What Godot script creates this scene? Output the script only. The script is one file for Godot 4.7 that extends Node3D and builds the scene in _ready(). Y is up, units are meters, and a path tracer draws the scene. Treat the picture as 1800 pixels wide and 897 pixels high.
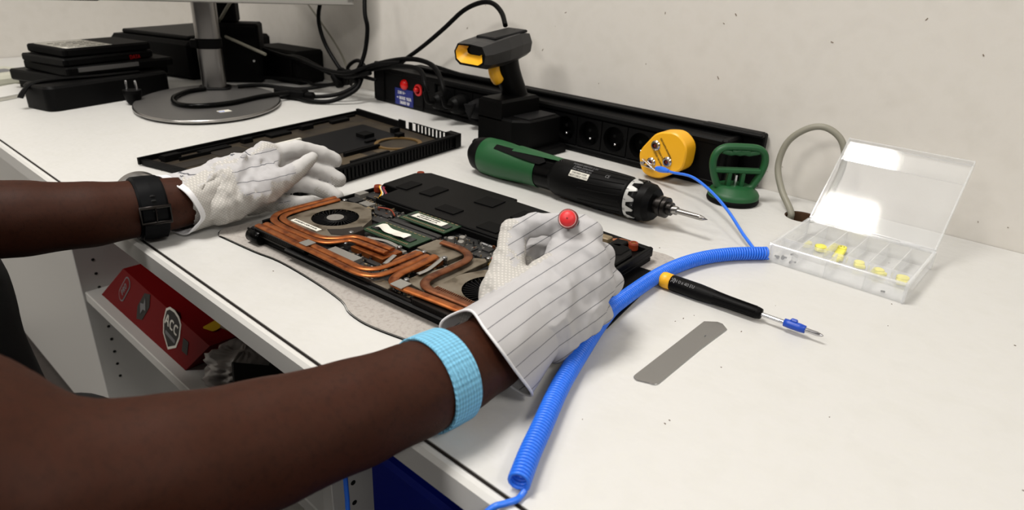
extends Node3D
# A repair bench: gloved technician, opened laptop, tools. Desk top at height TT, back wall at z = 0.
const TT := 0.74
var M := {}
var taken := {}

func V(x, y, z) -> Vector3:
	return Vector3(x, y, z)

# ---------------------------------------------------------------- naming
func numbered(n: String) -> String:
	var k: int = taken.get(n, 0)
	taken[n] = k + 1
	return n if k == 0 else "%s_%03d" % [n, k]

func tag(o, label := "", category := "", group := "", kind := ""):
	if label: o.set_meta("label", label)
	if category: o.set_meta("category", category)
	if group: o.set_meta("group", group)
	if kind: o.set_meta("kind", kind)
	return o

func thing(called: String, label: String, category: String, at := Vector3.ZERO, turn := 0.0, group := "") -> Node3D:
	var o := Node3D.new()
	o.name = numbered(called)
	add_child(o)
	o.position = at
	o.rotation.y = turn
	tag(o, label, category, group)
	return o

func ns() -> SurfaceTool:
	var st := SurfaceTool.new()
	st.begin(Mesh.PRIMITIVE_TRIANGLES)
	return st

func put(called: String, what, m: Material, parent: Node = self, label := "") -> MeshInstance3D:
	var o := MeshInstance3D.new()
	if what is SurfaceTool:
		what.generate_normals()
		o.mesh = what.commit()
	else:
		o.mesh = what
	o.material_override = m
	o.cast_shadow = GeometryInstance3D.SHADOW_CASTING_SETTING_ON
	o.name = numbered(called) if parent == self else called
	parent.add_child(o, true)
	if label: o.set_meta("label", label)
	return o

func struct(called: String, st, m: Material) -> MeshInstance3D:
	var o := put(called, st, m)
	o.set_meta("kind", "structure")
	return o

# ---------------------------------------------------------------- geometry
func tri(st: SurfaceTool, a: Vector3, b: Vector3, c: Vector3, out: Vector3):
	if (b - a).cross(c - a).dot(out) > 0.0:
		var t := b
		b = c
		c = t
	st.add_vertex(a); st.add_vertex(b); st.add_vertex(c)

func quad(st: SurfaceTool, a: Vector3, b: Vector3, c: Vector3, d: Vector3, out: Vector3):
	tri(st, a, b, c, out); tri(st, a, c, d, out)

func box(st: SurfaceTool, c: Vector3, s: Vector3, b := 0.0, q := Basis()):
	st.set_smooth_group(-1)
	var h := s / 2.0
	b = minf(b, minf(h.x, minf(h.y, h.z)) * 0.98)
	var P := func(sg: Vector3, ax: int) -> Vector3:
		var p := Vector3(sg.x * (h.x - b), sg.y * (h.y - b), sg.z * (h.z - b))
		p[ax] = sg[ax] * h[ax]
		return c + q * p
	for ax in 3:
		var u := (ax + 1) % 3
		var w := (ax + 2) % 3
		for sg in [-1.0, 1.0]:
			var cs := []
			for k in [[-1, -1], [1, -1], [1, 1], [-1, 1]]:
				var s3 := Vector3.ZERO
				s3[ax] = sg; s3[u] = k[0]; s3[w] = k[1]
				cs.append(P.call(s3, ax))
			var n := Vector3.ZERO
			n[ax] = sg
			quad(st, cs[0], cs[1], cs[2], cs[3], q * n)
		if b > 0.0:
			for i in [-1.0, 1.0]:
				for j in [-1.0, 1.0]:
					var s0 := Vector3.ZERO
					s0[u] = i; s0[w] = j
					var n2 := s0
					s0[ax] = -1.0
					var s1 := s0
					s1[ax] = 1.0
					quad(st, P.call(s0, u), P.call(s1, u), P.call(s1, w), P.call(s0, w), q * n2)
	if b > 0.0:
		for i in [-1.0, 1.0]:
			for j in [-1.0, 1.0]:
				for k in [-1.0, 1.0]:
					var s2 := Vector3(i, j, k)
					tri(st, P.call(s2, 0), P.call(s2, 1), P.call(s2, 2), q * s2)

func bx(x0: float, x1: float, y0: float, y1: float, z0: float, z1: float, b := 0.0) -> SurfaceTool:
	var st := ns()
	box(st, Vector3(x0 + x1, y0 + y1, z0 + z1) / 2.0, Vector3(absf(x1 - x0), absf(y1 - y0), absf(z1 - z0)), b)
	return st

func spline(pts: Array, n := 6) -> Array:
	var out := []
	for i in pts.size() - 1:
		var p0: Vector3 = pts[maxi(i - 1, 0)]
		var p1: Vector3 = pts[i]
		var p2: Vector3 = pts[i + 1]
		var p3: Vector3 = pts[mini(i + 2, pts.size() - 1)]
		for k in n:
			out.append(p1.cubic_interpolate(p2, p0, p3, float(k) / n))
	out.append(pts[-1])
	return out

# a tube along pts; r one radius or one per point; flat squashes it along the given up vector
func tube(st: SurfaceTool, pts: Array, r, n := 8, caps := true, flat := 1.0, up := Vector3.UP, closed := false):
	var rings := []
	var side := Vector3.ZERO
	for i in pts.size():
		var d: Vector3
		if closed:
			d = pts[(i + 1) % pts.size()] - pts[(i - 1 + pts.size()) % pts.size()]
		else:
			d = pts[mini(i + 1, pts.size() - 1)] - pts[maxi(i - 1, 0)]
		d = d.normalized()
		if side == Vector3.ZERO:
			side = d.cross(up)
			if side.length() < 0.05: side = d.cross(Vector3(1, 0.1, 0))
		if flat != 1.0:
			side = d.cross(up)
		side = (side - d * side.dot(d)).normalized()
		var other := side.cross(d).normalized()
		var rr: float = r[i] if r is Array else r
		var ring := []
		for k in n:
			var a := TAU * k / n
			ring.append(pts[i] + side * (cos(a) * rr) + other * (sin(a) * rr * flat))
		rings.append(ring)
	st.set_smooth_group(1)
	var m := pts.size()
	for i in (m if closed else m - 1):
		var j := (i + 1) % m
		for k in n:
			var k2 := (k + 1) % n
			quad(st, rings[i][k], rings[i][k2], rings[j][k2], rings[j][k], rings[i][k] + rings[i][k2] - pts[i] * 2.0)
	if caps and not closed:
		st.set_smooth_group(-1)
		for e in [0, m - 1]:
			var dd: Vector3 = (pts[0] - pts[1]) if e == 0 else (pts[m - 1] - pts[m - 2])
			for k in range(1, n - 1):
				tri(st, rings[e][0], rings[e][k], rings[e][k + 1], dd)

# profile points are (radius, height) along +y of xf; hard gives each step its own edges; sq stretches z
func lathe(st: SurfaceTool, prof: Array, xf := Transform3D(), n := 24, hard := false, sq := 1.0):
	for i in prof.size() - 1:
		var a: Vector2 = prof[i]
		var b: Vector2 = prof[i + 1]
		st.set_smooth_group(i + 2 if hard else 1)
		var dn := Vector2(b.y - a.y, a.x - b.x)
		for k in n:
			var t0 := TAU * k / n
			var t1 := TAU * (k + 1) / n
			var tm := (t0 + t1) / 2.0
			var p0 := Vector3(a.x * cos(t0), a.y, a.x * sin(t0) * sq)
			var p1 := Vector3(a.x * cos(t1), a.y, a.x * sin(t1) * sq)
			var p2 := Vector3(b.x * cos(t1), b.y, b.x * sin(t1) * sq)
			var p3 := Vector3(b.x * cos(t0), b.y, b.x * sin(t0) * sq)
			var o := xf.basis * Vector3(cos(tm) * dn.x, dn.y, sin(tm) * dn.x)
			if a.x < 1e-6:
				tri(st, xf * p0, xf * p2, xf * p3, o)
			elif b.x < 1e-6:
				tri(st, xf * p0, xf * p1, xf * p2, o)
			else:
				quad(st, xf * p0, xf * p1, xf * p2, xf * p3, o)

func inset(poly: PackedVector2Array, d: float) -> PackedVector2Array:
	var out := PackedVector2Array()
	var area := 0.0
	for i in poly.size():
		area += poly[i].cross(poly[(i + 1) % poly.size()])
	var sg := signf(area)
	for i in poly.size():
		var p := poly[i]
		var e0 := (p - poly[(i - 1 + poly.size()) % poly.size()]).normalized()
		var e1 := (poly[(i + 1) % poly.size()] - p).normalized()
		var n0 := Vector2(-e0.y, e0.x) * sg
		var n1 := Vector2(-e1.y, e1.x) * sg
		var b := (n0 + n1)
		out.append(p + b * (d / maxf(0.3, 0.5 * b.length_squared())))
	return out

# polygon in the xz plane of xf, from y0 to y1
func prism(st: SurfaceTool, pts: Array, y0: float, y1: float, xf := Transform3D(), bev := 0.0, smooth := false):
	var poly := PackedVector2Array(pts)
	var top := inset(poly, bev) if bev > 0.0 else poly
	var L := [[poly, y0], [poly, y1 - bev]]
	if bev > 0.0: L.append([top, y1])
	var cen := Vector2.ZERO
	for p in poly: cen += p / poly.size()
	var area := 0.0
	for i in poly.size():
		area += poly[i].cross(poly[(i + 1) % poly.size()])
	for l in L.size() - 1:
		st.set_smooth_group(l + 2 if smooth else -1)
		for i in poly.size():
			var j := (i + 1) % poly.size()
			var a: Vector2 = L[l][0][i]
			var b: Vector2 = L[l][0][j]
			var c: Vector2 = L[l + 1][0][j]
			var d: Vector2 = L[l + 1][0][i]
			var e := (poly[j] - poly[i]) * signf(area)
			var o := xf.basis * Vector3(e.y, 0.2 if l == 1 else 0.0, -e.x)
			quad(st, xf * Vector3(a.x, L[l][1], a.y), xf * Vector3(b.x, L[l][1], b.y), xf * Vector3(c.x, L[l + 1][1], c.y), xf * Vector3(d.x, L[l + 1][1], d.y), o)
	st.set_smooth_group(-1)
	for e in [[poly, y0, -1.0], [top, y1, 1.0]]:
		var ix := Geometry2D.triangulate_polygon(e[0])
		for i in range(0, ix.size(), 3):
			var q := []
			for k in 3:
				var p: Vector2 = e[0][ix[i + k]]
				q.append(xf * Vector3(p.x, e[1], p.y))
			tri(st, q[0], q[1], q[2], xf.basis * Vector3(0, e[2], 0))

func rrect(x0: float, x1: float, z0: float, z1: float, r: float, n := 5) -> Array:
	var out := []
	for q in [[x1 - r, z1 - r, 0.0], [x0 + r, z1 - r, PI / 2], [x0 + r, z0 + r, PI], [x1 - r, z0 + r, 1.5 * PI]]:
		for k in n + 1:
			var a: float = q[2] + PI / 2 * k / n
			out.append(Vector2(q[0] + cos(a) * r, q[1] + sin(a) * r))
	return out

func along(a: Vector3, b: Vector3) -> Transform3D:   # +y from a to b
	var y := (b - a).normalized()
	var x := y.cross(Vector3.UP)
	if x.length() < 0.01: x = Vector3.RIGHT
	x = x.normalized()
	return Transform3D(Basis(x, y, x.cross(y)), a)

# a strip of width w and thickness th along pts lying flat (height follows the points)
func ribbon(st: SurfaceTool, pts: Array, w: float, th: float):
	tube(st, pts, w / 2.0, 10, true, th / w, Vector3.UP)

func text(parent: Node, s: String, size: float, xf: Transform3D, m: Material, called := "lettering", bold := false):
	var t := TextMesh.new()
	var f := SystemFont.new()
	f.font_names = PackedStringArray(["Droid Sans"])
	f.font_weight = 700 if bold else 400
	t.font = f
	t.text = s
	t.font_size = 32
	t.pixel_size = size / 32.0
	t.depth = 0.0003
	t.curve_step = 4.0
	var o := put(called, t, m, parent)
	o.transform = xf
	return o

func facing(at: Vector3, right: Vector3, up: Vector3) -> Transform3D:  # text plane
	var x := right.normalized()
	var y := (up - x * up.dot(x)).normalized()
	return Transform3D(Basis(x, y, x.cross(y)), at)

# ---------------------------------------------------------------- soft bodies: joints -> distance field -> surface nets
func blob(bones: Array, h: float, k: float, relax := 2) -> Array:
	var lo := Vector3.INF
	var hi := -Vector3.INF
	for b in bones:
		for e in 2:
			var r: float = b[2 + e] + h * 3.0
			lo = lo.min(b[e] - Vector3.ONE * r)
			hi = hi.max(b[e] + Vector3.ONE * r)
	var nx := int((hi.x - lo.x) / h) + 2
	var ny := int((hi.y - lo.y) / h) + 2
	var nz := int((hi.z - lo.z) / h) + 2
	var sx := 1
	var sy := nx
	var sz := nx * ny
	var F := PackedFloat32Array()
	F.resize(nx * ny * nz)
	F.fill(1.0)
	var touched := PackedByteArray()
	touched.resize(nx * ny * nz)
	for b in bones:
		var a: Vector3 = b[0]
		var ba: Vector3 = b[1] - a
		var ll := maxf(ba.length_squared(), 1e-10)
		var ra: float = b[2]
		var dr: float = b[3] - ra
		var kk: float = b[4] if b.size() > 4 else k
		var rm := maxf(ra, ra + dr) + maxf(kk, h * 2.5)
		var l0: Vector3 = (a.min(b[1]) - Vector3.ONE * rm - lo) / h
		var l1: Vector3 = (a.max(b[1]) + Vector3.ONE * rm - lo) / h
		for z in range(maxi(0, int(l0.z)), mini(nz, int(l1.z) + 2)):
			for y in range(maxi(0, int(l0.y)), mini(ny, int(l1.y) + 2)):
				var ix := z * sz + y * sy
				for x in range(maxi(0, int(l0.x)), mini(nx, int(l1.x) + 2)):
					var pa := lo + Vector3(x, y, z) * h - a
					var t := clampf(pa.dot(ba) / ll, 0.0, 1.0)
					var d := (pa - ba * t).length() - ra - dr * t
					var f := F[ix + x]
					var g := kk - absf(f - d)
					var v := minf(f, d)
					if g > 0.0: v -= g * g / (4.0 * kk)
					F[ix + x] = v
					touched[ix + x] = 1
	var vid := PackedInt32Array()
	vid.resize(nx * ny * nz)
	vid.fill(-1)
	var verts := PackedVector3Array()
	var cells := []
	var off := [0, sx, sy, sx + sy, sz, sz + sx, sz + sy, sz + sx + sy]
	var cp := [Vector3(0, 0, 0), Vector3(1, 0, 0), Vector3(0, 1, 0), Vector3(1, 1, 0), Vector3(0, 0, 1), Vector3(1, 0, 1), Vector3(0, 1, 1), Vector3(1, 1, 1)]
	var ed := [[0, 1], [2, 3], [4, 5], [6, 7], [0, 2], [1, 3], [4, 6], [5, 7], [0, 4], [1, 5], [2, 6], [3, 7]]
	for z in nz - 1:
		for y in ny - 1:
			var row := z * sz + y * sy
			for x in nx - 1:
				var i := row + x
				if touched[i] == 0 or absf(F[i]) > h * 2.2: continue
				var inside := 0
				for o in off:
					if F[i + o] < 0.0: inside += 1
				if inside == 0 or inside == 8: continue
				var s := Vector3.ZERO
				var c := 0
				for e in ed:
					var f0: float = F[i + off[e[0]]]
					var f1: float = F[i + off[e[1]]]
					if (f0 < 0.0) != (f1 < 0.0):
						var p0: Vector3 = cp[e[0]]
						s += p0.lerp(cp[e[1]], f0 / (f0 - f1))
						c += 1
				vid[i] = verts.size()
				verts.append(lo + (Vector3(x, y, z) + s / c) * h)
				cells.append(i)
	var quads := PackedInt32Array()
	for i in cells:
		for d in [[sx, sy, sz], [sy, sz, sx], [sz, sx, sy]]:
			var f0 := F[i]
			var f1 := F[i + d[0]]
			if (f0 < 0.0) == (f1 < 0.0): continue
			var q := [i, i - d[1], i - d[1] - d[2], i - d[2]]
			var ok := true
			for w in q:
				if w < 0 or vid[w] < 0: ok = false
			if not ok: continue
			if f0 < 0.0:   # clockwise seen from outside
				q.reverse()
			for w in q: quads.append(vid[w])
	for it in relax:
		var sum := PackedVector3Array()
		sum.resize(verts.size())
		var cnt := PackedInt32Array()
		cnt.resize(verts.size())
		for i in range(0, quads.size(), 4):
			for e in 4:
				var a := quads[i + e]
				var b := quads[i + (e + 1) % 4]
				sum[a] += verts[b]; cnt[a] += 1
				sum[b] += verts[a]; cnt[b] += 1
		for i in verts.size():
			if cnt[i] > 0: verts[i] = verts[i].lerp(sum[i] / cnt[i], 0.5)
	return [verts, quads]

func normals_of(verts: PackedVector3Array, quads: PackedInt32Array) -> PackedVector3Array:
	var N := PackedVector3Array()
	N.resize(verts.size())
	for i in range(0, quads.size(), 4):
		var n := (verts[quads[i + 3]] - verts[quads[i + 1]]).cross(verts[quads[i + 2]] - verts[quads[i]])
		for e in 4: N[quads[i + e]] += n
	for i in N.size(): N[i] = N[i].normalized()
	return N

func array_mesh(verts: PackedVector3Array, N: PackedVector3Array, uv: PackedVector2Array, quads: PackedInt32Array, pick) -> ArrayMesh:
	var ix := PackedInt32Array()
	for i in range(0, quads.size(), 4):
		if pick != null and not pick.call(quads[i]): continue
		for e in [0, 1, 2, 0, 2, 3]: ix.append(quads[i + e])
	var A := []
	A.resize(Mesh.ARRAY_MAX)
	A[Mesh.ARRAY_VERTEX] = verts
	A[Mesh.ARRAY_NORMAL] = N
	A[Mesh.ARRAY_TEX_UV] = uv
	A[Mesh.ARRAY_INDEX] = ix
	var m := ArrayMesh.new()
	m.add_surface_from_arrays(Mesh.PRIMITIVE_TRIANGLES, A)
	return m

# ---------------------------------------------------------------- materials
func mat(c: Color, rough := 0.5, metal := 0.0) -> StandardMaterial3D:
	var m := StandardMaterial3D.new()
	m.albedo_color = c
	m.roughness = rough
	m.metallic = metal
	m.cull_mode = BaseMaterial3D.CULL_DISABLED
	return m

func noise_tex(freq: float, seed_: int, ramp: Gradient, size := 512, normal := false, strength := 2.0, oct := 4) -> NoiseTexture2D:
	var n := FastNoiseLite.new()
	n.noise_type = FastNoiseLite.TYPE_SIMPLEX_SMOOTH
	n.frequency = freq
	n.seed = seed_
	n.fractal_octaves = oct
	var t := NoiseTexture2D.new()
	t.width = size
	t.height = size
	t.seamless = true
	t.noise = n
	if normal:
		t.as_normal_map = true
		t.bump_strength = strength
	elif ramp:
		t.color_ramp = ramp
	return t

func grad(stops: Array) -> Gradient:
	var g := Gradient.new()
	g.offsets = PackedFloat32Array(stops.map(func(s): return s[0]))
	g.colors = PackedColorArray(stops.map(func(s): return s[1]))
	return g

func tri_world(m: StandardMaterial3D, scale: float, local := false):
	m.uv1_triplanar = true
	m.uv1_world_triplanar = not local
	m.uv1_scale = Vector3.ONE * scale
	return m

func grain(m: StandardMaterial3D, freq: float, scale: float, strength: float, depth := 0.5, local := false):
	m.normal_enabled = true
	m.normal_scale = depth
	m.normal_texture = noise_tex(freq, 7, null, 256, true, strength)
	return tri_world(m, scale, local)

func paint(w: int, h: int, f: Callable) -> Image:
	var im := Image.create(w, h, false, Image.FORMAT_RGB8)
	for y in h:
		for x in w: im.set_pixel(x, y, f.call(x, y))
	return im

func tex(im: Image) -> ImageTexture:
	return ImageTexture.create_from_image(im)

func glass(c: Color, rough := 0.08) -> StandardMaterial3D:
	var m := mat(c, rough)
	m.transparency = BaseMaterial3D.TRANSPARENCY_ALPHA
	return m

func make_materials():
	var k := mat(Color(0.022, 0.022, 0.024), 0.48)
	M.black = grain(k, 0.08, 40.0, 3.0, 0.25)
	M.black_soft = mat(Color(0.016, 0.016, 0.017), 0.65)
	M.black_gloss = mat(Color(0.016, 0.016, 0.017), 0.25)
	M.black_grey = mat(Color(0.075, 0.075, 0.08), 0.45)
	M.rubber = mat(Color(0.02, 0.021, 0.024), 0.6)
	M.strap = mat(Color(0.017, 0.021, 0.03), 0.5)
	for b in [M.black, M.black_soft, M.black_gloss, M.rubber, M.strap, M.black_grey]: b.metallic_specular = 0.22
	M.void_dark = mat(Color(0.012, 0.012, 0.013), 0.9)
	M.steel = mat(Color(0.75, 0.75, 0.76), 0.22, 1.0)
	M.steel_dull = mat(Color(0.55, 0.55, 0.55), 0.42, 1.0)
	M.brushed = mat(Color(0.62, 0.61, 0.6), 0.3, 1.0)
	M.dark_steel = mat(Color(0.2, 0.19, 0.185), 0.35, 1.0)
	M.white_print = mat(Color(0.8, 0.8, 0.8), 0.6)
	M.grey_print = mat(Color(0.42, 0.42, 0.43), 0.6)
	M.black_print = mat(Color(0.06, 0.05, 0.04), 0.6)
	M.label = mat(Color(0.85, 0.84, 0.8), 0.5)
	M.red = mat(Color(0.75, 0.05, 0.06), 0.3)
	M.yellow = mat(Color(0.93, 0.68, 0.1), 0.4)
	M.green = grain(mat(Color(0.03, 0.3, 0.135), 0.5), 0.1, 60.0, 2.0, 0.2)
	M.blue_cord = mat(Color(0.16, 0.44, 0.9), 0.35)
	# melamine
	var white_plain := mat(Color(0.80, 0.797, 0.785), 0.45)
	M.board = white_plain
	var top := mat(Color(0.785, 0.783, 0.773), 0.42)
	top.albedo_texture = noise_tex(0.012, 3, grad([[0.0, Color(0.985, 0.985, 0.98)], [0.55, Color(1, 1, 1)], [1.0, Color(0.99, 0.99, 0.985)]]), 1024, false, 1, 6)
	M.desktop = grain(top, 0.2, 1.6, 1.2, 0.12)
	var wall := mat(Color(0.82, 0.805, 0.78), 0.75)
	wall.albedo_texture = noise_tex(0.006, 11, grad([[0.0, Color(0.975, 0.974, 0.97)], [0.5, Color(1, 1, 1)], [1.0, Color(0.985, 0.984, 0.98)]]), 1024, false, 1, 5)
	M.wall = grain(wall, 0.08, 2.5, 1.0, 0.12)
	M.ceiling = mat(Color(0.42, 0.42, 0.42), 0.9)
	M.wall_far = mat(Color(0.33, 0.33, 0.34), 0.8)
	M.floor = grain(mat(Color(0.25, 0.23, 0.22), 0.5), 0.03, 1.0, 2.0, 0.3)
	# skin
	var skin := mat(Color(0.215, 0.11, 0.065), 0.58)
	skin.metallic_specular = 0.28
	skin.albedo_texture = noise_tex(0.02, 5, grad([[0.0, Color(0.8, 0.78, 0.76)], [0.5, Color(1, 1, 1)], [1.0, Color(1.0, 0.93, 0.9)]]), 512, false, 1, 5)
	M.skin = grain(skin, 0.25, 16.0, 2.5, 0.3)
	# glove cloth: one stripe per texture width, knit threads
	var weave := paint(256, 256, func(x, y):
		var t: float = 0.5 + 0.25 * sin(TAU * x * 20 / 256.0) + 0.25 * sin(TAU * y * 20 / 256.0)
		return Color(t, t, t))
	weave.bump_map_to_normal_map(3.0)
	var wt := tex(weave)
	var stripe := paint(256, 256, func(x, y):
		var t: float = 0.95 + 0.05 * sin(TAU * x * 20 / 256.0) * sin(TAU * y * 20 / 256.0)
		var c := Color(t, t, t * 0.995)
		var wob: float = 128.0 + 2.0 * sin(TAU * y * 20 / 256.0)
		if absf(x - wob) < 6.0: c = c.lerp(Color(0.33, 0.34, 0.37), 0.85)
		return c)
	var g := mat(Color(0.72, 0.715, 0.725), 0.85)
	g.albedo_texture = tex(stripe)
	g.normal_enabled = true
	g.normal_texture = wt
	g.normal_scale = 0.5
	M.glove = g
	var dots := paint(128, 128, func(x, y):
		var d := minf(Vector2(x - 32, y - 32).length(), Vector2(x - 96, y - 96).length())
		var t := smoothstep(26.0, 20.0, d)
		return Color(0.88 + 0.12 * t, 0.875 + 0.12 * t, 0.865 + 0.12 * t))
	var db := paint(128, 128, func(x, y):
		var d := minf(Vector2(x - 32, y - 32).length(), Vector2(x - 96, y - 96).length())
		var t := smoothstep(30.0, 8.0, d)
		return Color(t, t, t))
	db.bump_map_to_normal_map(6.0)
	var gd := mat(Color(0.76, 0.752, 0.74), 0.8)
	gd.albedo_texture = tex(dots)
	gd.normal_enabled = true
	gd.normal_texture = tex(db)
	gd.normal_scale = 0.45
	M.glove_dots = gd
	var gp := mat(Color(0.73, 0.725, 0.72), 0.85)
	gp.normal_enabled = true
	gp.normal_texture = wt
	gp.normal_scale = 0.4
	M.glove_plain = gp
	M.glove_hem = mat(Color(0.84, 0.84, 0.85), 0.85)
	var el := mat(Color(0.5, 0.78, 0.92), 0.85)
	el.albedo_texture = tex(paint(64, 64, func(x, y):
		var t: float = 0.88 + 0.12 * sin(TAU * (x * 3 + y * 2) / 64.0) * sin(TAU * (x * 3 - y * 2) / 64.0)
		return Color(t, t, t)))
	el.normal_enabled = true
	var eb := paint(64, 64, func(x, y):
		var t: float = 0.5 + 0.5 * sin(TAU * (x * 3 + y * 2) / 64.0) * sin(TAU * (x * 3 - y * 2) / 64.0)
		return Color(t, t, t))
	eb.bump_map_to_normal_map(4.0)
	el.normal_texture = tex(eb)
	M.elastic = tri_world(el, 70.0)
	# laptop insides
	var cu := mat(Color(0.66, 0.4, 0.215), 0.38, 0.8)
	cu.albedo_texture = noise_tex(0.02, 21, grad([[0.0, Color(0.55, 0.42, 0.36)], [0.5, Color(0.95, 0.9, 0.86)], [1.0, Color(1, 1, 1)]]), 256, false, 1, 4)
	M.copper = tri_world(cu, 12.0)
	var cd := mat(Color(0.5, 0.32, 0.21), 0.42, 0.7)
	cd.albedo_texture = cu.albedo_texture
	M.copper_dull = tri_world(cd, 12.0)
	var al := mat(Color(0.55, 0.52, 0.47), 0.42, 0.65)
	al.albedo_texture = noise_tex(0.015, 31, grad([[0.0, Color(0.5, 0.46, 0.4)], [0.45, Color(0.9, 0.88, 0.85)], [1.0, Color(1, 1, 1)]]), 256, false, 1, 5)
	M.alu = tri_world(al, 9.0)
	M.pcb_green = mat(Color(0.05, 0.19, 0.095), 0.4)
	M.pcb_black = grain(mat(Color(0.05, 0.055, 0.06), 0.45), 0.2, 30.0, 6.0, 0.5)
	M.chip = mat(Color(0.1, 0.1, 0.105), 0.4)
	M.smd_silver = mat(Color(0.6, 0.59, 0.57), 0.4, 0.6)
	M.tan = mat(Color(0.5, 0.44, 0.34), 0.5, 0.3)
	M.orange = mat(Color(0.5, 0.17, 0.06), 0.5)
	M.brass = mat(Color(0.75, 0.6, 0.3), 0.3, 1.0)
	var tr := mat(Color(0.2, 0.17, 0.125), 0.55)
	tr.albedo_texture = noise_tex(0.012, 41, grad([[0.0, Color(0.55, 0.5, 0.45)], [0.5, Color(0.85, 0.82, 0.76)], [1.0, Color(1, 0.97, 0.9)]]), 256, false, 1, 4)
	M.tray_in = tri_world(tr, 6.0)
	M.tape = mat(Color(0.1, 0.075, 0.045), 0.6)
	M.tape_pale = mat(Color(0.27, 0.23, 0.17), 0.5)
	var felt := mat(Color(0.66, 0.64, 0.62), 0.9)
	felt.albedo_texture = noise_tex(0.03, 51, grad([[0.0, Color(0.86, 0.85, 0.84)], [0.5, Color(1, 1, 1)], [1.0, Color(0.95, 0.94, 0.93)]]), 512, false, 1, 5)
	M.felt = grain(felt, 0.2, 10.0, 2.0, 0.2)
	M.ring_silver = mat(Color(0.72, 0.72, 0.71), 0.4, 0.3)
	M.monitor_grey = mat(Color(0.62, 0.61, 0.59), 0.4, 0.3)
	M.base_grey = grain(mat(Color(0.34, 0.335, 0.33), 0.42, 0.35), 0.2, 20.0, 1.5, 0.2)
	M.clear = glass(Color(0.93, 0.94, 0.95, 0.17), 0.07)
	M.clear_edge = glass(Color(0.93, 0.94, 0.95, 0.22), 0.12)
	M.yellow_bit = mat(Color(0.9, 0.87, 0.36), 0.5)
	M.grey_cable = mat(Color(0.52, 0.51, 0.46), 0.5)
	M.brown = mat(Color(0.3, 0.2, 0.11), 0.9)
	M.box_red = mat(Color(0.42, 0.012, 0.026), 0.6)
	M.box_red.metallic_specular = 0.25
	M.bin_blue = mat(Color(0.02, 0.1, 0.5), 0.4)
	M.bag = mat(Color(0.6, 0.58, 0.57), 0.2)
	M.shirt = grain(mat(Color(0.03, 0.03, 0.035), 0.9), 0.2, 20.0, 4.0, 0.4)

# ---------------------------------------------------------------- the scene
func lamp_panel(at: Vector3, sx: float, sz: float, energy: float):
	var t := thing("ceiling_light", LAMPS[taken.get("ceiling_light", 0)], "ceiling light", at)
	put("frame", bx(-sx / 2 - 0.02, sx / 2 + 0.02, 0.005, 0.02, -sz / 2 - 0.02, sz / 2 + 0.02), M.board, t)
	var m := mat(Color(1, 0.98, 0.95), 0.6)
	m.emission_enabled = true
	m.emission = Color(1, 0.965, 0.91)
	m.emission_energy_multiplier = 4.0
	put("diffuser", bx(-sx / 2, sx / 2, 0.0, 0.005, -sz / 2, sz / 2), m, t)
	var l := AreaLight3D.new()
	l.area_size = Vector2(sx, sz)
	l.light_color = Color(1, 0.982, 0.958)
	l.light_energy = energy
	l.shadow_enabled = true
	l.area_range = 10.0
	l.name = "panel_light"
	t.add_child(l)
	l.position.y = -0.004
	l.rotation.x = -PI / 2

const LAMPS := ["square white ceiling light panel straight over the front of the desk", "square white ceiling light panel farther back from the desk, behind the person", "square white ceiling light panel over the desk beyond the clear box", "square white ceiling light panel in the back right of the room"]

func _ready():
	# camera, environment, lights
	var cam := Camera3D.new()
	cam.name = "camera"
	cam.transform = Transform3D(Basis(Vector3(0.7413545, 0.04146525, -0.66983142), Vector3(-0.30181525, 0.91206124, -0.27758215), Vector3(0.59941726, 0.40795212, 0.68867555)), Vector3(0, TT + 0.289, 0.929))
	cam.fov = rad_to_deg(2.0 * atan(448.5 / 1170.77))
	var lens := CameraAttributesPhysical.new()
	lens.frustum_focal_length = 12.0 * 1170.77 / 448.5
	lens.frustum_near = 0.02
	lens.frustum_far = 30.0
	lens.frustum_focus_distance = 0.66
	lens.exposure_aperture = 12.5
	cam.attributes = lens
	add_child(cam)
	cam.current = true
	var we := WorldEnvironment.new()
	var env := Environment.new()
	env.background_mode = Environment.BG_COLOR
	env.background_color = Color(0.3, 0.3, 0.3)
	env.tonemap_mode = Environment.TONE_MAPPER_LINEAR
	env.tonemap_exposure = 1.03
	env.sdfgi_enabled = true
	env.ssao_enabled = true
	env.ssil_enabled = true
	we.environment = env
	we.name = "environment"
	add_child(we)
	make_materials()
	lamp_panel(Vector3(-0.83, 2.62, 0.93), 0.6, 0.6, 3.4)
	lamp_panel(Vector3(-0.83, 2.62, 2.70), 0.6, 0.6, 3.4)
	lamp_panel(Vector3(1.57, 2.62, 0.90), 0.6, 0.6, 2.2)
	lamp_panel(Vector3(1.57, 2.62, 2.70), 0.6, 0.6, 2.2)
	build_room()
	build_desk()
	build_monitor()
	build_power_strip()
	build_person()
	build_laptop()
	build_mat()
	build_tray()
	build_scanner()
	build_driver()
	build_box()
	build_cord()
	build_small_tools()
	build_plug_and_cup()
	build_under_desk()
	build_dark_clutter()
	settle()

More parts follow.
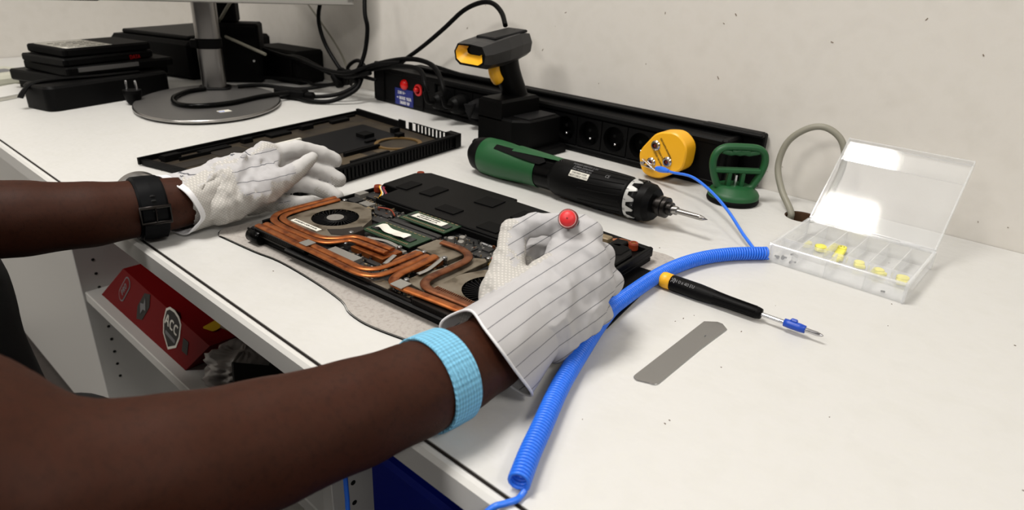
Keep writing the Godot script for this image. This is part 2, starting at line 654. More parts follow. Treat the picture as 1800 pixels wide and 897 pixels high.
func build_room():
	struct("floor", bx(-2.3, 4.3, -0.1, 0.0, -0.1, 5.6), M.floor)
	struct("ceiling", bx(-2.3, 4.3, 2.65, 2.75, -0.1, 5.6), M.ceiling)
	var wb := struct("wall_back", bx(-2.3, 4.3, 0.0, 2.65, -0.1, 0.0), M.wall)
	var rng := RandomNumberGenerator.new()
	rng.seed = 15
	var st := ns()
	for i in 34:
		var r := rng.randf_range(0.0005, 0.0013)
		box(st, V(rng.randf_range(-1.0, 0.25), TT + rng.randf_range(0.02, 0.3), 0.0002), V(r * rng.randf_range(1.0, 4.0), r, 0.0005), 0.0, Basis(Vector3.BACK, rng.randf() * 3.0))
	var sc := put("scuff", st, mat(Color(0.5, 0.45, 0.4), 0.9), wb)
	sc.set_meta("kind", "stuff")
	struct("wall_left", bx(-2.24, -2.14, 0.0, 2.65, 0.0, 5.5), M.wall)
	struct("wall_right", bx(4.2, 4.3, 0.0, 2.65, 0.0, 5.5), M.wall_far)
	struct("wall_front", bx(-2.3, 4.3, 0.0, 2.65, 5.5, 5.6), M.wall_far)

func build_desk():
	var t := thing("desk", "white melamine workbench top with a dark joint along its front edge", "desk", V(0, TT, 0))
	var hole := V(-0.252, 0, 0.076)
	var top := CSGBox3D.new()
	top.size = V(3.3, 0.025, 0.699)
	top.material = M.desktop
	var cyl := CSGCylinder3D.new()
	cyl.radius = 0.021
	cyl.height = 0.1
	cyl.sides = 32
	cyl.operation = CSGShape3D.OPERATION_SUBTRACTION
	cyl.material = M.brown
	cyl.name = "cable_hole_cutter"
	top.position = V(-0.487, -0.0125, 0.3505)
	top.add_child(cyl)
	cyl.position = hole - top.position
	top.name = "tabletop"
	t.add_child(top)
	put("joint", bx(-2.137, 1.16, -0.024, -0.0009, 0.7, 0.7008), mat(Color(0.09, 0.06, 0.04), 0.9), t, "dark joint")
	put("edge_band", bx(-2.137, 1.16, -0.025, 0.0, 0.7008, 0.7105, 0.003), M.board, t)
	var st := ns()
	lathe(st, [Vector2(0.0208, -0.024), Vector2(0.0208, -0.001), Vector2(0.0195, -0.001), Vector2(0.0195, -0.024)], Transform3D(Basis(), hole), 28, true)
	put("cable_hole", st, M.brown, t, "raw brown cut edge of the cable hole")
	# scratches and crumbs are part of the worn surface
	var rng := RandomNumberGenerator.new()
	rng.seed = 4
	st = ns()
	for i in 46:
		var p := V(rng.randf_range(-0.5, 0.05), 0.0001, rng.randf_range(0.1, 0.68))
		if i % 3 == 0: p.x -= 0.5
		var r := rng.randf_range(0.0003, 0.0008)
		box(st, p, V(r * 2, 0.0006, r), 0.0, Basis(Vector3.UP, rng.randf() * 3.0))
	var cr := put("crumb", st, M.brown, t)
	cr.set_meta("kind", "stuff")

func build_monitor():
	var t := thing("monitor", "wide grey-framed monitor on a slim silver stand with a round base", "monitor", V(-1.42, TT, 0.28), 1.036)
	var xb := Transform3D(Basis(), V(0, 0, 0.126))
	var st := ns()
	lathe(st, [Vector2(0.0, 0.0012), Vector2(0.127, 0.0012), Vector2(0.127, 0.003)], xb, 72, true, 1.32)
	put("base_foot", st, M.rubber, t)
	st = ns()
	lathe(st, [Vector2(0.13, 0.003), Vector2(0.1325, 0.0045), Vector2(0.1325, 0.0075), Vector2(0.1305, 0.009)], xb, 72, false, 1.32)
	lathe(st, [Vector2(0.13, 0.003), Vector2(0.0, 0.003)], xb, 72, true, 1.32)
	put("base_rim", st, M.brushed, t, "bright rim")
	st = ns()
	lathe(st, [Vector2(0.1305, 0.009), Vector2(0.129, 0.0095), Vector2(0.0, 0.0095)], xb, 72, true, 1.32)
	put("base_plate", st, M.base_grey, t)
	st = ns()
	prism(st, rrect(-0.0235, 0.0235, -0.02, 0.02, 0.014), 0.0095, 0.42, Transform3D(), 0.0, true)
	put("stand_column", st, M.brushed, t)
	st = ns()
	prism(st, rrect(-0.032, 0.032, -0.026, 0.026, 0.012), 0.009, 0.014, Transform3D(), 0.002)
	put("column_foot", st, M.black, t)
	st = ns()
	prism(st, rrect(-0.0255, 0.0255, -0.022, 0.022, 0.015), 0.092, 0.112, Transform3D(), 0.001, true)
	box(st, V(-0.027, 0.102, 0.012), V(0.014, 0.016, 0.02), 0.002)
	put("cable_clip", st, M.black, t, "black clip around the column")
	# screen: bottom edge just inside the picture
	put("housing", bx(-0.33, 0.29, 0.186, 0.56, 0.05, 0.075, 0.004), M.black, t)
	st = ns()
	box(st, V(-0.02, 0.1965, 0.079), V(0.62, 0.021, 0.012), 0.002)
	box(st, V(-0.02, 0.5515, 0.079), V(0.62, 0.017, 0.012), 0.002)
	for x in [-0.323, 0.283]: box(st, V(x, 0.37, 0.079), V(0.014, 0.36, 0.012), 0.002)
	put("front_frame", st, M.monitor_grey, t)
	put("screen", bx(-0.317, 0.277, 0.206, 0.544, 0.0765, 0.082), M.black_gloss, t)
	put("lower_lip", bx(-0.33, -0.17, 0.1845, 0.187, 0.053, 0.083), M.black, t)
	# paper sticker on the base
	st = ns()
	box(st, V(0.035, 0.0098, 0.232), V(0.022, 0.0004, 0.016), 0.0, Basis(Vector3.UP, 0.5))
	put("sticker", st, M.label, t, "small white sticker on the base")
	text(t, "GS", 0.009, facing(V(0.031, 0.0101, 0.236), V(0.9, 0, -0.4), V(-0.4, 0, -0.9)), M.blue_cord)

func socket(t: Node, x: float, z: float):
	var s := Node3D.new()
	s.name = "socket"
	t.add_child(s, true)
	s.position = V(x, 0.036, z)
	var st := ns()
	var R := 0.0195
	var n := 32
	st.set_smooth_group(-1)
	for k in n:
		var a0 := TAU * k / n
		var a1 := TAU * (k + 1) / n
		var c0 := V(cos(a0) * R, sin(a0) * R, 0)
		var c1 := V(cos(a1) * R, sin(a1) * R, 0)
		var s0 := c0 * (0.0232 / maxf(absf(c0.x), absf(c0.y)))
		var s1 := c1 * (0.0232 / maxf(absf(c1.x), absf(c1.y)))
		quad(st, c0 + V(0, 0, 0.004), c1 + V(0, 0, 0.004), s1 + V(0, 0, 0.004), s0 + V(0, 0, 0.004), V(0, 0, 1))
		quad(st, s0 + V(0, 0, 0.004), s1 + V(0, 0, 0.004), s1 - V(0, 0, 0.014), s0 - V(0, 0, 0.014), s0)
		quad(st, c0 + V(0, 0, 0.004), c1 + V(0, 0, 0.004), c1 - V(0, 0, 0.013), c0 - V(0, 0, 0.013), -c0)
	put("socket_frame", st, M.black, s)
	st = ns()
	lathe(st, [Vector2(0.0, 0.0), Vector2(R - 0.0003, 0.0)], Transform3D(Basis(Vector3.RIGHT, PI / 2), V(0, 0, -0.0125)), 28, true)
	put("socket_floor", st, M.black_soft, s)
	st = ns()
	tube(st, [V(0, -0.009, -0.013), V(0, -0.009, -0.002), V(0, -0.009, 0.0005), V(0, -0.009, 0.0012)], [0.0024, 0.0024, 0.0018, 0.0005], 10)
	put("earth_pin", st, M.steel, s, "bright earth pin")
	st = ns()
	for i in [-1, 1]: lathe(st, [Vector2(0, 0.0), Vector2(0.0026, 0)], Transform3D(Basis(Vector3.RIGHT, PI / 2), V(i * 0.0095, 0.001, -0.0122)), 12, true)
	put("contact_hole", st, M.void_dark, s)

func build_power_strip():
	var t := thing("power_strip", "long black multi-socket power strip standing along the back wall", "power strip", V(0, TT, 0))
	put("back_rail", bx(-1.08, -0.342, 0.001, 0.08, 0.002, 0.014, 0.002), M.black, t)
	var st := ns()
	box(st, V(-0.711, 0.0775, 0.019), V(0.738, 0.005, 0.012), 0.0015)
	box(st, V(-0.39, 0.078, 0.012), V(0.09, 0.006, 0.018), 0.002)
	put("rail_lip", st, M.black, t)
	# the body leaves room for the sunk sockets
	st = ns()
	box(st, V(-0.767, 0.036, 0.026), V(0.786, 0.07, 0.02), 0.002)
	box(st, V(-0.767, 0.0655, 0.045), V(0.786, 0.011, 0.024), 0.003)
	box(st, V(-0.767, 0.0065, 0.045), V(0.786, 0.011, 0.024), 0.003)
	box(st, V(-1.07, 0.036, 0.045), V(0.19, 0.06, 0.022), 0.002)
	box(st, V(-0.407, 0.036, 0.045), V(0.064, 0.06, 0.022), 0.002)
	put("body", st, M.black, t)
	put("end_cap", bx(-1.168, -1.13, 0.001, 0.072, 0.014, 0.058, 0.004), M.black, t)
	st = ns()
	box(st, V(-0.378, 0.036, 0.037), V(0.012, 0.073, 0.045), 0.003)
	put("end_cap", st, M.black, t)
	for x in [-1.132, -1.01]: put("seam_rib", bx(x - 0.0015, x + 0.0015, 0.003, 0.07, 0.05, 0.0582), M.black_soft, t)
	for k in 11: socket(t, -0.944 + 0.048 * k, 0.0525)
	# lit rocker and reset knob
	var F := Basis(Vector3.RIGHT, PI / 2)
	var red := mat(Color(0.8, 0.03, 0.03), 0.25)
	st = ns()
	lathe(st, [Vector2(0, 0.006), Vector2(0.007, 0.0055), Vector2(0.0098, 0.003), Vector2(0.0105, 0.0)], Transform3D(F, V(-1.067, 0.046, 0.056)), 24)
	put("indicator_lamp", st, red, t, "round red indicator lamp")
	st = ns()
	lathe(st, [Vector2(0.0115, 0.0), Vector2(0.0115, 0.003), Vector2(0.0075, 0.004), Vector2(0.0075, 0.0)], Transform3D(F, V(-1.023, 0.042, 0.056)), 24, true)
	put("reset_ring", st, M.red, t, "red ring")
	st = ns()
	lathe(st, [Vector2(0.0, 0.008), Vector2(0.0045, 0.0075), Vector2(0.005, 0.0)], Transform3D(F, V(-1.0265, 0.042, 0.056)), 16)
	put("reset_button", st, M.red, t, "small red button")
	var lb := put("label_plate", bx(-1.096, -1.040, 0.004, 0.037, 0.056, 0.0572), mat(Color(0.03, 0.1, 0.42), 0.4), t, "blue label with white print")
	for a in [["230 V~", 0.008, V(-1.075, 0.029, 0.0575)], ["+ MAX 16A", 0.009, V(-1.068, 0.0185, 0.0575)], ["3680 W", 0.009, V(-1.066, 0.0095, 0.0575)]]:
		text(lb, a[0], a[1], Transform3D(Basis(), a[2]), M.white_print, "lettering", true)
	# plugs in the strip
	var k := 0
	for x in [-0.944, -0.896, -0.848]:
		var p := thing("mains_plug", ["black round mains plug in the first socket beside the red button", "black mains plug in the strip with the cable hanging over it", "black mains plug with a flat grey wedge in the strip beside the scanner"][k], "plug", V(x, TT + 0.036, 0.057), 0, "plugs in the power strip")
		st = ns()
		lathe(st, [Vector2(0.0, 0.032), Vector2(0.010, 0.032), Vector2(0.0145, 0.026), Vector2(0.0185, 0.008), Vector2(0.0185, -0.008), Vector2(0.0, -0.008)], Transform3D(F), 20, true)
		put("plug_body", st, M.black_grey if k == 2 else M.black, p)
		if k == 2:
			st = ns()
			prism(st, [Vector2(-0.012, -0.01), Vector2(0.016, -0.015), Vector2(0.002, 0.016)], 0.03, 0.036, Transform3D(F), 0.002)
			put("grip_wedge", st, M.black_grey, p, "flat grey wedge")
		else:
			st = ns()
			tube(st, spline([V(0, 0, 0.03), V(0, 0.002, 0.045), V(-0.004, 0.02, 0.048)], 5), [0.006] + range(10).map(func(_i): return 0.0045), 8)
			put("strain_relief", st, M.black, p)
		k += 1

func cable(called: String, label: String, pts: Array, r: float, m: Material, group := "", n := 6, lift := 0.0) -> MeshInstance3D:
	var st := ns()
	var q := []
	for p in spline(pts, n): q.append(p + V(0, TT + lift, 0))
	tube(st, q, r, 8)
	var o := put(called, st, m)
	tag(o, label, "cable", group)
	return o

func build_dark_clutter():
	# cables behind the monitor
	cable("cable_loop", "thin black cable hanging in one tall loop in front of the wall corner", [V(-1.27, 0.24, 0.08), V(-1.287, 0.169, 0.1), V(-1.279, 0.117, 0.1), V(-1.236, 0.071, 0.1), V(-1.20, 0.052, 0.1), V(-1.163, 0.065, 0.1), V(-1.135, 0.102, 0.1), V(-1.122, 0.150, 0.1), V(-1.128, 0.181, 0.1), V(-1.15, 0.24, 0.08)], 0.0042, M.black)
	cable("tangled_cable", "black cable running from behind the monitor stand down to the power strip", [V(-1.614, 0.088, 0.12), V(-1.502, 0.072, 0.12), V(-1.412, 0.067, 0.12), V(-1.350, 0.067, 0.12), V(-1.263, 0.058, 0.12), V(-1.181, 0.059, 0.115), V(-1.122, 0.080, 0.09), V(-1.061, 0.091, 0.07)], 0.0042, M.black)
	cable("tangled_cable", "black cable sagging in a shallow arch over the other tangled cables", [V(-1.56, 0.02, 0.1), V(-1.456, 0.057, 0.1), V(-1.383, 0.065, 0.1), V(-1.323, 0.058, 0.1), V(-1.253, 0.045, 0.1), V(-1.184, 0.051, 0.1), V(-1.119, 0.066, 0.1)], 0.0045, M.black)
	cable("tangled_cable", "black cable winding low over the desk behind the monitor base", [V(-1.476, 0.012, 0.155), V(-1.426, 0.014, 0.112), V(-1.368, 0.014, 0.094), V(-1.31, 0.016, 0.11), V(-1.27, 0.02, 0.095), V(-1.22, 0.03, 0.08), V(-1.17, 0.05, 0.09)], 0.004, M.black)
	cable("tangled_cable", "black cable lying flat on the desk and curling into a knot beside the strip", [V(-1.389, 0.0145, 0.245), V(-1.372, 0.0145, 0.199), V(-1.330, 0.008, 0.15), V(-1.30, 0.012, 0.11), V(-1.255, 0.03, 0.07), V(-1.235, 0.062, 0.07), V(-1.20, 0.078, 0.07), V(-1.172, 0.066, 0.075), V(-1.19, 0.045, 0.09), V(-1.24, 0.045, 0.095)], 0.004, M.black)
	cable("tangled_cable", "black cable bending from the in-line connector up to the cable knot", [V(-1.250, 0.010, 0.182), V(-1.222, 0.010, 0.168), V(-1.19, 0.016, 0.13), V(-1.17, 0.035, 0.1), V(-1.19, 0.056, 0.085)], 0.0042, M.black)
	cable("tangled_cable", "black cable looping wide on the desk in front of the cable knot", [V(-1.245, 0.007, 0.19), V(-1.205, 0.006, 0.185), V(-1.175, 0.008, 0.155), V(-1.15, 0.03, 0.115), V(-1.165, 0.055, 0.085)], 0.0045, M.black)
	var st := ns()
	box(st, V(-1.27, TT + 0.0125, 0.19), V(0.075, 0.022, 0.028), 0.005, Basis(Vector3.UP, 0.35))
	box(st, V(-1.225, TT + 0.0125, 0.175), V(0.02, 0.014, 0.018), 0.004, Basis(Vector3.UP, 0.35))
	tag(put("cable_connector", st, M.black_soft), "black in-line power connector lying on the desk behind the bottom cover", "connector")
	st = ns()
	for a in [[V(-1.20, 0.05, 0.09), 0.3], [V(-1.165, 0.062, 0.085), -0.4], [V(-1.235, 0.035, 0.1), 0.8]]:
		box(st, a[0] + V(0, TT, 0), V(0.034, 0.014, 0.02), 0.004, Basis(Vector3.FORWARD, a[1]))
	for i in 5: tube(st, spline([V(-1.25 + i * 0.012, TT + 0.03, 0.09), V(-1.225 + i * 0.012, TT + 0.06 - i * 0.002, 0.1), V(-1.19 + i * 0.01, TT + 0.055, 0.098), V(-1.16 + i * 0.01, TT + 0.05, 0.085)], 5), 0.0036, 7)
	tag(put("cable_bundle", st, M.black_soft), "knot of black cables held by ties at the end of the power strip", "cable", "", "stuff")
	cable("scanner_cable", "black scanner cable arching high in front of the wall to the scanner head", [V(-1.154, 0.078, 0.06), V(-1.080, 0.086, 0.06), V(-1.053, 0.100, 0.06), V(-1.002, 0.129, 0.06), V(-0.946, 0.165, 0.06), V(-0.895, 0.200, 0.06), V(-0.853, 0.216, 0.06), V(-0.820, 0.217, 0.065), V(-0.790, 0.205, 0.075), V(-0.765, 0.188, 0.092)], 0.0042, M.black)
	cable("strip_cable", "black cable draped over the top of the power strip down to a plug", [V(-1.265, 0.030, 0.075), V(-1.180, 0.065, 0.07), V(-1.103, 0.088, 0.065), V(-1.032, 0.101, 0.065), V(-0.975, 0.100, 0.07), V(-0.935, 0.090, 0.085), V(-0.905, 0.070, 0.1), V(-0.899, 0.052, 0.1)], 0.0048, M.black)
	cable("strip_cable", "second black cable draped over the strip, just below the first", [V(-1.25, 0.026, 0.085), V(-1.17, 0.06, 0.082), V(-1.09, 0.08, 0.075), V(-1.02, 0.088, 0.075), V(-0.98, 0.084, 0.085), V(-0.955, 0.07, 0.1), V(-0.947, 0.055, 0.1)], 0.0048, M.black)
	cable("strip_cable", "black cable passing behind the scanner handle along the top of the strip", [V(-0.98, 0.092, 0.05), V(-0.9, 0.086, 0.05), V(-0.82, 0.088, 0.05), V(-0.785, 0.098, 0.05)], 0.004, M.black)
	cable("grey_cable", "thin grey cable curving beside the silver monitor column", [V(-1.422, 0.206, 0.2), V(-1.497, 0.155, 0.2), V(-1.532, 0.126, 0.2), V(-1.52, 0.105, 0.2), V(-1.450, 0.095, 0.2), V(-1.36, 0.08, 0.19)], 0.0035, M.grey_cable)
	cable("wall_cable", "thin grey cable curving up the wall in the shade of the monitor", [V(-1.62, 0.25, 0.02), V(-1.50, 0.20, 0.02), V(-1.40, 0.13, 0.02), V(-1.33, 0.07, 0.02), V(-1.29, 0.02, 0.03)], 0.0022, M.grey_cable)
	cable("base_cable", "glossy black cable lying in a flat bend on the round monitor base", [V(-1.26, 0.016, 0.19), V(-1.265, 0.0145, 0.26), V(-1.24, 0.0145, 0.34), V(-1.252, 0.0145, 0.398), V(-1.296, 0.0145, 0.414), V(-1.352, 0.0145, 0.393), V(-1.392, 0.0145, 0.35), V(-1.40, 0.0145, 0.31)], 0.0048, M.black_gloss)
	# dark box standing behind the monitor
	var tw := thing("black_tower", "upright black device with a small light standing behind the monitor stand", "device", V(-1.52, TT, 0.165), 0.9)
	put("housing", bx(-0.075, 0.05, 0.001, 0.13, -0.03, 0.03, 0.004), M.black_soft, tw)
	put("upper_housing", bx(-0.06, 0.005, 0.1302, 0.26, -0.022, 0.022, 0.004), M.black_soft, tw)
	put("front_panel", bx(-0.07, 0.045, 0.006, 0.125, 0.03, 0.034, 0.002), M.black, tw)
	st = ns()
	lathe(st, [Vector2(0.0, 0.002), Vector2(0.0025, 0.0)], Transform3D(Basis(Vector3.RIGHT, PI / 2), V(0.035, 0.05, 0.034)), 10)
	put("power_light", st, M.white_print, tw)
	var tw2 := thing("black_box", "low black box lying behind the round monitor base", "device", V(-1.475, TT, 0.07), 0.15)
	put("housing", bx(-0.08, 0.08, 0.001, 0.075, -0.04, 0.04, 0.006), M.black_soft, tw2)
	put("vent_panel", bx(-0.06, 0.06, 0.01, 0.06, 0.04, 0.043, 0.001), M.black, tw2)
	# adapter brick in front
	var br := thing("power_adapter", "large black power adapter with a fabric strap at the left end of the desk", "power adapter", V(-1.405, TT, 0.588), 0.265)
	st = ns()
	prism(st, rrect(-0.082, 0.0, -0.25, 0.0, 0.016), 0.001, 0.044, Transform3D(), 0.004, true)
	put("housing", st, M.black, br)
	st = ns()
	ribbon(st, spline([V(-0.03, 0.046, -0.2), V(-0.035, 0.047, -0.12), V(-0.05, 0.048, -0.05), V(-0.055, 0.045, -0.01), V(-0.058, 0.034, 0.006), V(-0.058, 0.022, 0.016)], 5), 0.016, 0.005)
	put("strap", st, M.black_soft, br)
	var pl := thing("loose_plug", "black two-pin mains plug standing with its pins up beside the monitor base", "plug", V(-1.395, TT, 0.452), 0.8)
	st = ns()
	lathe(st, [Vector2(0, 0.001), Vector2(0.009, 0.001), Vector2(0.0125, 0.006), Vector2(0.0165, 0.022), Vector2(0.0165, 0.028), Vector2(0.0, 0.028)], Transform3D(), 18, true)
	put("plug_body", st, M.black, pl)
	for i in [-1, 1]:
		st = ns()
		tube(st, [V(i * 0.0095, 0.027, 0), V(i * 0.0085, 0.044, 0), V(i * 0.0085, 0.046, 0)], [0.0023, 0.0023, 0.0012], 10)
		put("pin", st, M.steel, pl)
	# stack of drives and docks
	var S := [
		[V(-1.60, 0.0, 0.45), V(0.15, 0.024, 0.22), 0.2, "flat black dock at the bottom of the dark stack", M.black_soft],
		[V(-1.60, 0.0245, 0.45), V(0.17, 0.022, 0.23), 0.33, "black drive case second from the bottom of the dark stack", M.black],
		[V(-1.57, 0.047, 0.44), V(0.155, 0.018, 0.22), 0.2, "black drive case with a silver front strip in the middle of the stack", M.black_soft],
		[V(-1.565, 0.0655, 0.46), V(0.13, 0.015, 0.19), 0.28, "thin black drive case lying crooked under the labelled one", M.black],
		[V(-1.565, 0.081, 0.455), V(0.12, 0.016, 0.18), 0.24, "black drive with a white printed label, topmost of the stack", M.black_soft]]
	for i in S.size():
		var s: Array = S[i]
		var d := thing("drive_case", s[3], "drive case", s[0] + V(0, TT, 0), s[2], "drive cases stacked at the left wall")
		var z: Vector3 = s[1]
		put("case", bx(-z.x / 2, z.x / 2, 0.0005, z.y, -z.z / 2, z.z / 2, 0.003), s[4], d)
		put("end_face", bx(z.x / 2 - 0.001, z.x / 2 + 0.0012, 0.003, z.y - 0.003, -z.z / 2 + 0.008, z.z / 2 - 0.008), M.black, d)
		if i == 2: put("front_strip", bx(z.x / 2 - 0.001, z.x / 2 + 0.003, 0.008, 0.016, -0.03, 0.09), M.steel_dull, d, "silver strip")
		if i == 1: put("status_mark", bx(z.x / 2 - 0.001, z.x / 2 + 0.002, 0.008, 0.014, -0.02, 0.01), M.label, d)
		if i == 3: text(d, "DATA", 0.01, Transform3D(Basis(Vector3.UP, PI / 2), V(z.x / 2 + 0.002, 0.005, -0.05)), M.red)
		if i == 4:
			put("paper_label", bx(-0.05, 0.055, 0.0155, 0.0166, -0.01, 0.08), M.label, d, "white printed label")
			for j in 4: text(d, "SN 4471 8820 00%d" % j, 0.009, facing(V(0.045 - j * 0.022, 0.0169, 0.035), V(0, 0, -1), V(-1, 0, 0)), M.black_print)
	var dk := thing("docking_station", "bulky black docking station behind the brick, right of the drive stack", "dock", V(-1.74, TT, 0.17), 0.3)
	put("housing", bx(-0.13, 0.13, 0.001, 0.085, -0.13, 0.13, 0.008), M.black_soft, dk)
	put("lid_plate", bx(-0.11, 0.11, 0.0852, 0.095, -0.11, 0.11, 0.003), M.black, dk)
	st = ns()
	for i in 3: box(st, V(0.131, 0.03 + i * 0.015, 0.02), V(0.004, 0.006, 0.1), 0.001)
	put("port_row", st, M.black, dk)
	# pale things at the far left
	var w := thing("white_device", "flat white plastic device with a grey label at the far left end of the desk", "device", V(-1.75, TT, 0.575), 0.33)
	put("housing", bx(-0.09, 0.035, 0.001, 0.022, -0.06, 0.09, 0.006), mat(Color(0.75, 0.75, 0.69), 0.4), w)
	put("grey_label", bx(-0.05, -0.01, 0.0215, 0.0225, -0.035, 0.06), M.grey_print, w, "grey label")
	var bk := thing("booklet", "thin white booklet lying in front of the white device at the left edge", "booklet", V(-1.62, TT, 0.6), 0.5)
	put("pages", bx(-0.05, 0.04, 0.0008, 0.007, -0.06, 0.09), M.label, bk)
	put("cover", bx(-0.051, 0.041, 0.007, 0.008, -0.061, 0.091), M.board, bk)
	for j in 3: text(bk, "INFO", 0.014, facing(V(0.01 - j * 0.02, 0.0084, 0.05), V(0.3, 0, -1), V(-1, 0, -0.3)), M.grey_print)

func build_tray():
	# lower case of the laptop, its corners as they lie: far left, near left, far right, near right
	var FL := V(-1.055, 0, 0.182)
	var NL := V(-0.985, 0, 0.597)
	var FR := V(-0.775, 0, 0.19)
	var NR := V(-0.728, 0, 0.53)
	var P := func(u: float, v: float, y: float) -> Vector3:   # u 0 left .. 1 right, v 0 far .. 1 near
		return FL.lerp(FR, u).lerp(NL.lerp(NR, u), v) + V(0, y, 0)
	var t := thing("laptop_bottom_cover", "detached black laptop bottom cover lying inside up behind the gloves", "laptop cover", V(0, TT, 0))
	var slab := func(st: SurfaceTool, u0: float, u1: float, v0: float, v1: float, y0: float, y1: float):
		st.set_smooth_group(-1)
		var c := [P.call(u0, v0, y0), P.call(u1, v0, y0), P.call(u1, v1, y0), P.call(u0, v1, y0), P.call(u0, v0, y1), P.call(u1, v0, y1), P.call(u1, v1, y1), P.call(u0, v1, y1)]
		quad(st, c[4], c[5], c[6], c[7], Vector3.UP)
		quad(st, c[0], c[1], c[2], c[3], Vector3.DOWN)
		quad(st, c[0], c[1], c[5], c[4], V(0, 0, -1))
		quad(st, c[3], c[2], c[6], c[7], V(0, 0, 1))
		quad(st, c[0], c[3], c[7], c[4], V(-1, 0, 0))
		quad(st, c[1], c[2], c[6], c[5], V(1, 0, 0))
	var st := ns()
	slab.call(st, 0.0, 1.0, 0.0, 1.0, 0.002, 0.005)
	put("floor_plate", st, M.tray_in, t, "stained brown inside")
	st = ns()
	slab.call(st, -0.01, 0.004, -0.01, 1.01, 0.002, 0.012)
	slab.call(st, 0.0, 1.0, 0.985, 1.005, 0.002, 0.009)
	slab.call(st, 0.0, 0.45, -0.008, 0.006, 0.002, 0.016)
	put("rim", st, M.black, t)
	# far side: comb of teeth with bright gaps
	st = ns()
	slab.call(st, 0.45, 1.0, -0.004, 0.004, 0.002, 0.007)
	slab.call(st, 0.6, 1.0, -0.004, -0.002, 0.0195, 0.021)
	put("comb_rail", st, M.black, t)
	for i in 14:
		st = ns()
		var u := 0.46 + i * 0.034
		if i in [2, 4]: continue
		slab.call(st, u, u + (0.03 if i < 5 else 0.014), -0.004, 0.003, 0.006, 0.0198)
		put("comb_tooth", st, M.black, t)
	st = ns()
	slab.call(st, 0.93, 1.02, -0.02, 0.02, 0.002, 0.024)
	put("corner_block", st, M.black, t)
	# right side: tall wall with upright vent slats
	st = ns()
	slab.call(st, 0.985, 1.0, 0.0, 1.0, 0.002, 0.023)
	slab.call(st, 1.0, 1.022, 0.0, 1.0, 0.0205, 0.0235)
	slab.call(st, 1.0, 1.012, 0.0, 1.0, 0.001, 0.005)
	put("vent_wall", st, M.black_soft, t)
	for i in 44:
		st = ns()
		var v := 0.05 + i * 0.0205
		slab.call(st, 1.0, 1.018, v, v + 0.012, 0.004, 0.021)
		put("vent_slat", st, M.black, t)
	# patches, ribs and clips on the inside
	for a in [[0.1, 0.22, 0.55, 0.66], [0.1, 0.22, 0.68, 0.8], [0.16, 0.26, 0.84, 0.97], [0.5, 0.62, 0.4, 0.5], [0.72, 0.86, 0.42, 0.58], [0.7, 0.8, 0.62, 0.74], [0.3, 0.5, 0.6, 0.72], [0.74, 0.92, 0.28, 0.36]]:
		st = ns()
		slab.call(st, a[0], a[1], a[2], a[3], 0.005, 0.0056)
		put("foil_patch", st, M.tape if a[0] < 0.4 else M.tape_pale, t, "brown foil patch")
	st = ns()
	slab.call(st, 0.24, 0.64, 0.1, 0.56, 0.005, 0.0058)
	put("insulator_sheet", st, M.black_grey, t, "dark insulating sheet")
	for a in [[0.02, 0.035, 0.03, 0.95, 0.009], [0.7, 0.72, 0.3, 0.5, 0.011], [0.84, 0.86, 0.34, 0.56, 0.011], [0.05, 0.09, 0.3, 0.36, 0.012], [0.05, 0.09, 0.6, 0.64, 0.012], [0.44, 0.52, 0.2, 0.26, 0.012], [0.62, 0.66, 0.1, 0.14, 0.013], [0.52, 0.56, 0.06, 0.1, 0.014], [0.06, 0.1, 0.9, 0.96, 0.014], [0.12, 0.13, 0.8, 0.92, 0.01], [0.04, 0.1, 0.42, 0.52, 0.009], [0.05, 0.1, 0.7, 0.82, 0.008], [0.06, 0.1, 0.1, 0.2, 0.01], [0.66, 0.69, 0.52, 0.58, 0.01], [0.9, 0.93, 0.4, 0.5, 0.01], [0.58, 0.6, 0.24, 0.3, 0.009]]:
		st = ns()
		slab.call(st, a[0], a[1], a[2], a[3], 0.005, a[4])
		put("rib", st, M.black_soft, t)
	st = ns()
	lathe(st, [Vector2(0.036, 0.005), Vector2(0.036, 0.0075), Vector2(0.03, 0.0075), Vector2(0.03, 0.0055)], Transform3D(Basis(), P.call(0.74, 0.2, 0.0)), 36, true, 1.1)
	put("fan_grille_ring", st, mat(Color(0.36, 0.27, 0.12), 0.45), t, "yellowish round fan grille")
	st = ns()
	slab.call(st, 0.27, 0.29, 0.47, 0.62, 0.008, 0.011)
	put("label_strip", st, M.label, t, "pale strip")

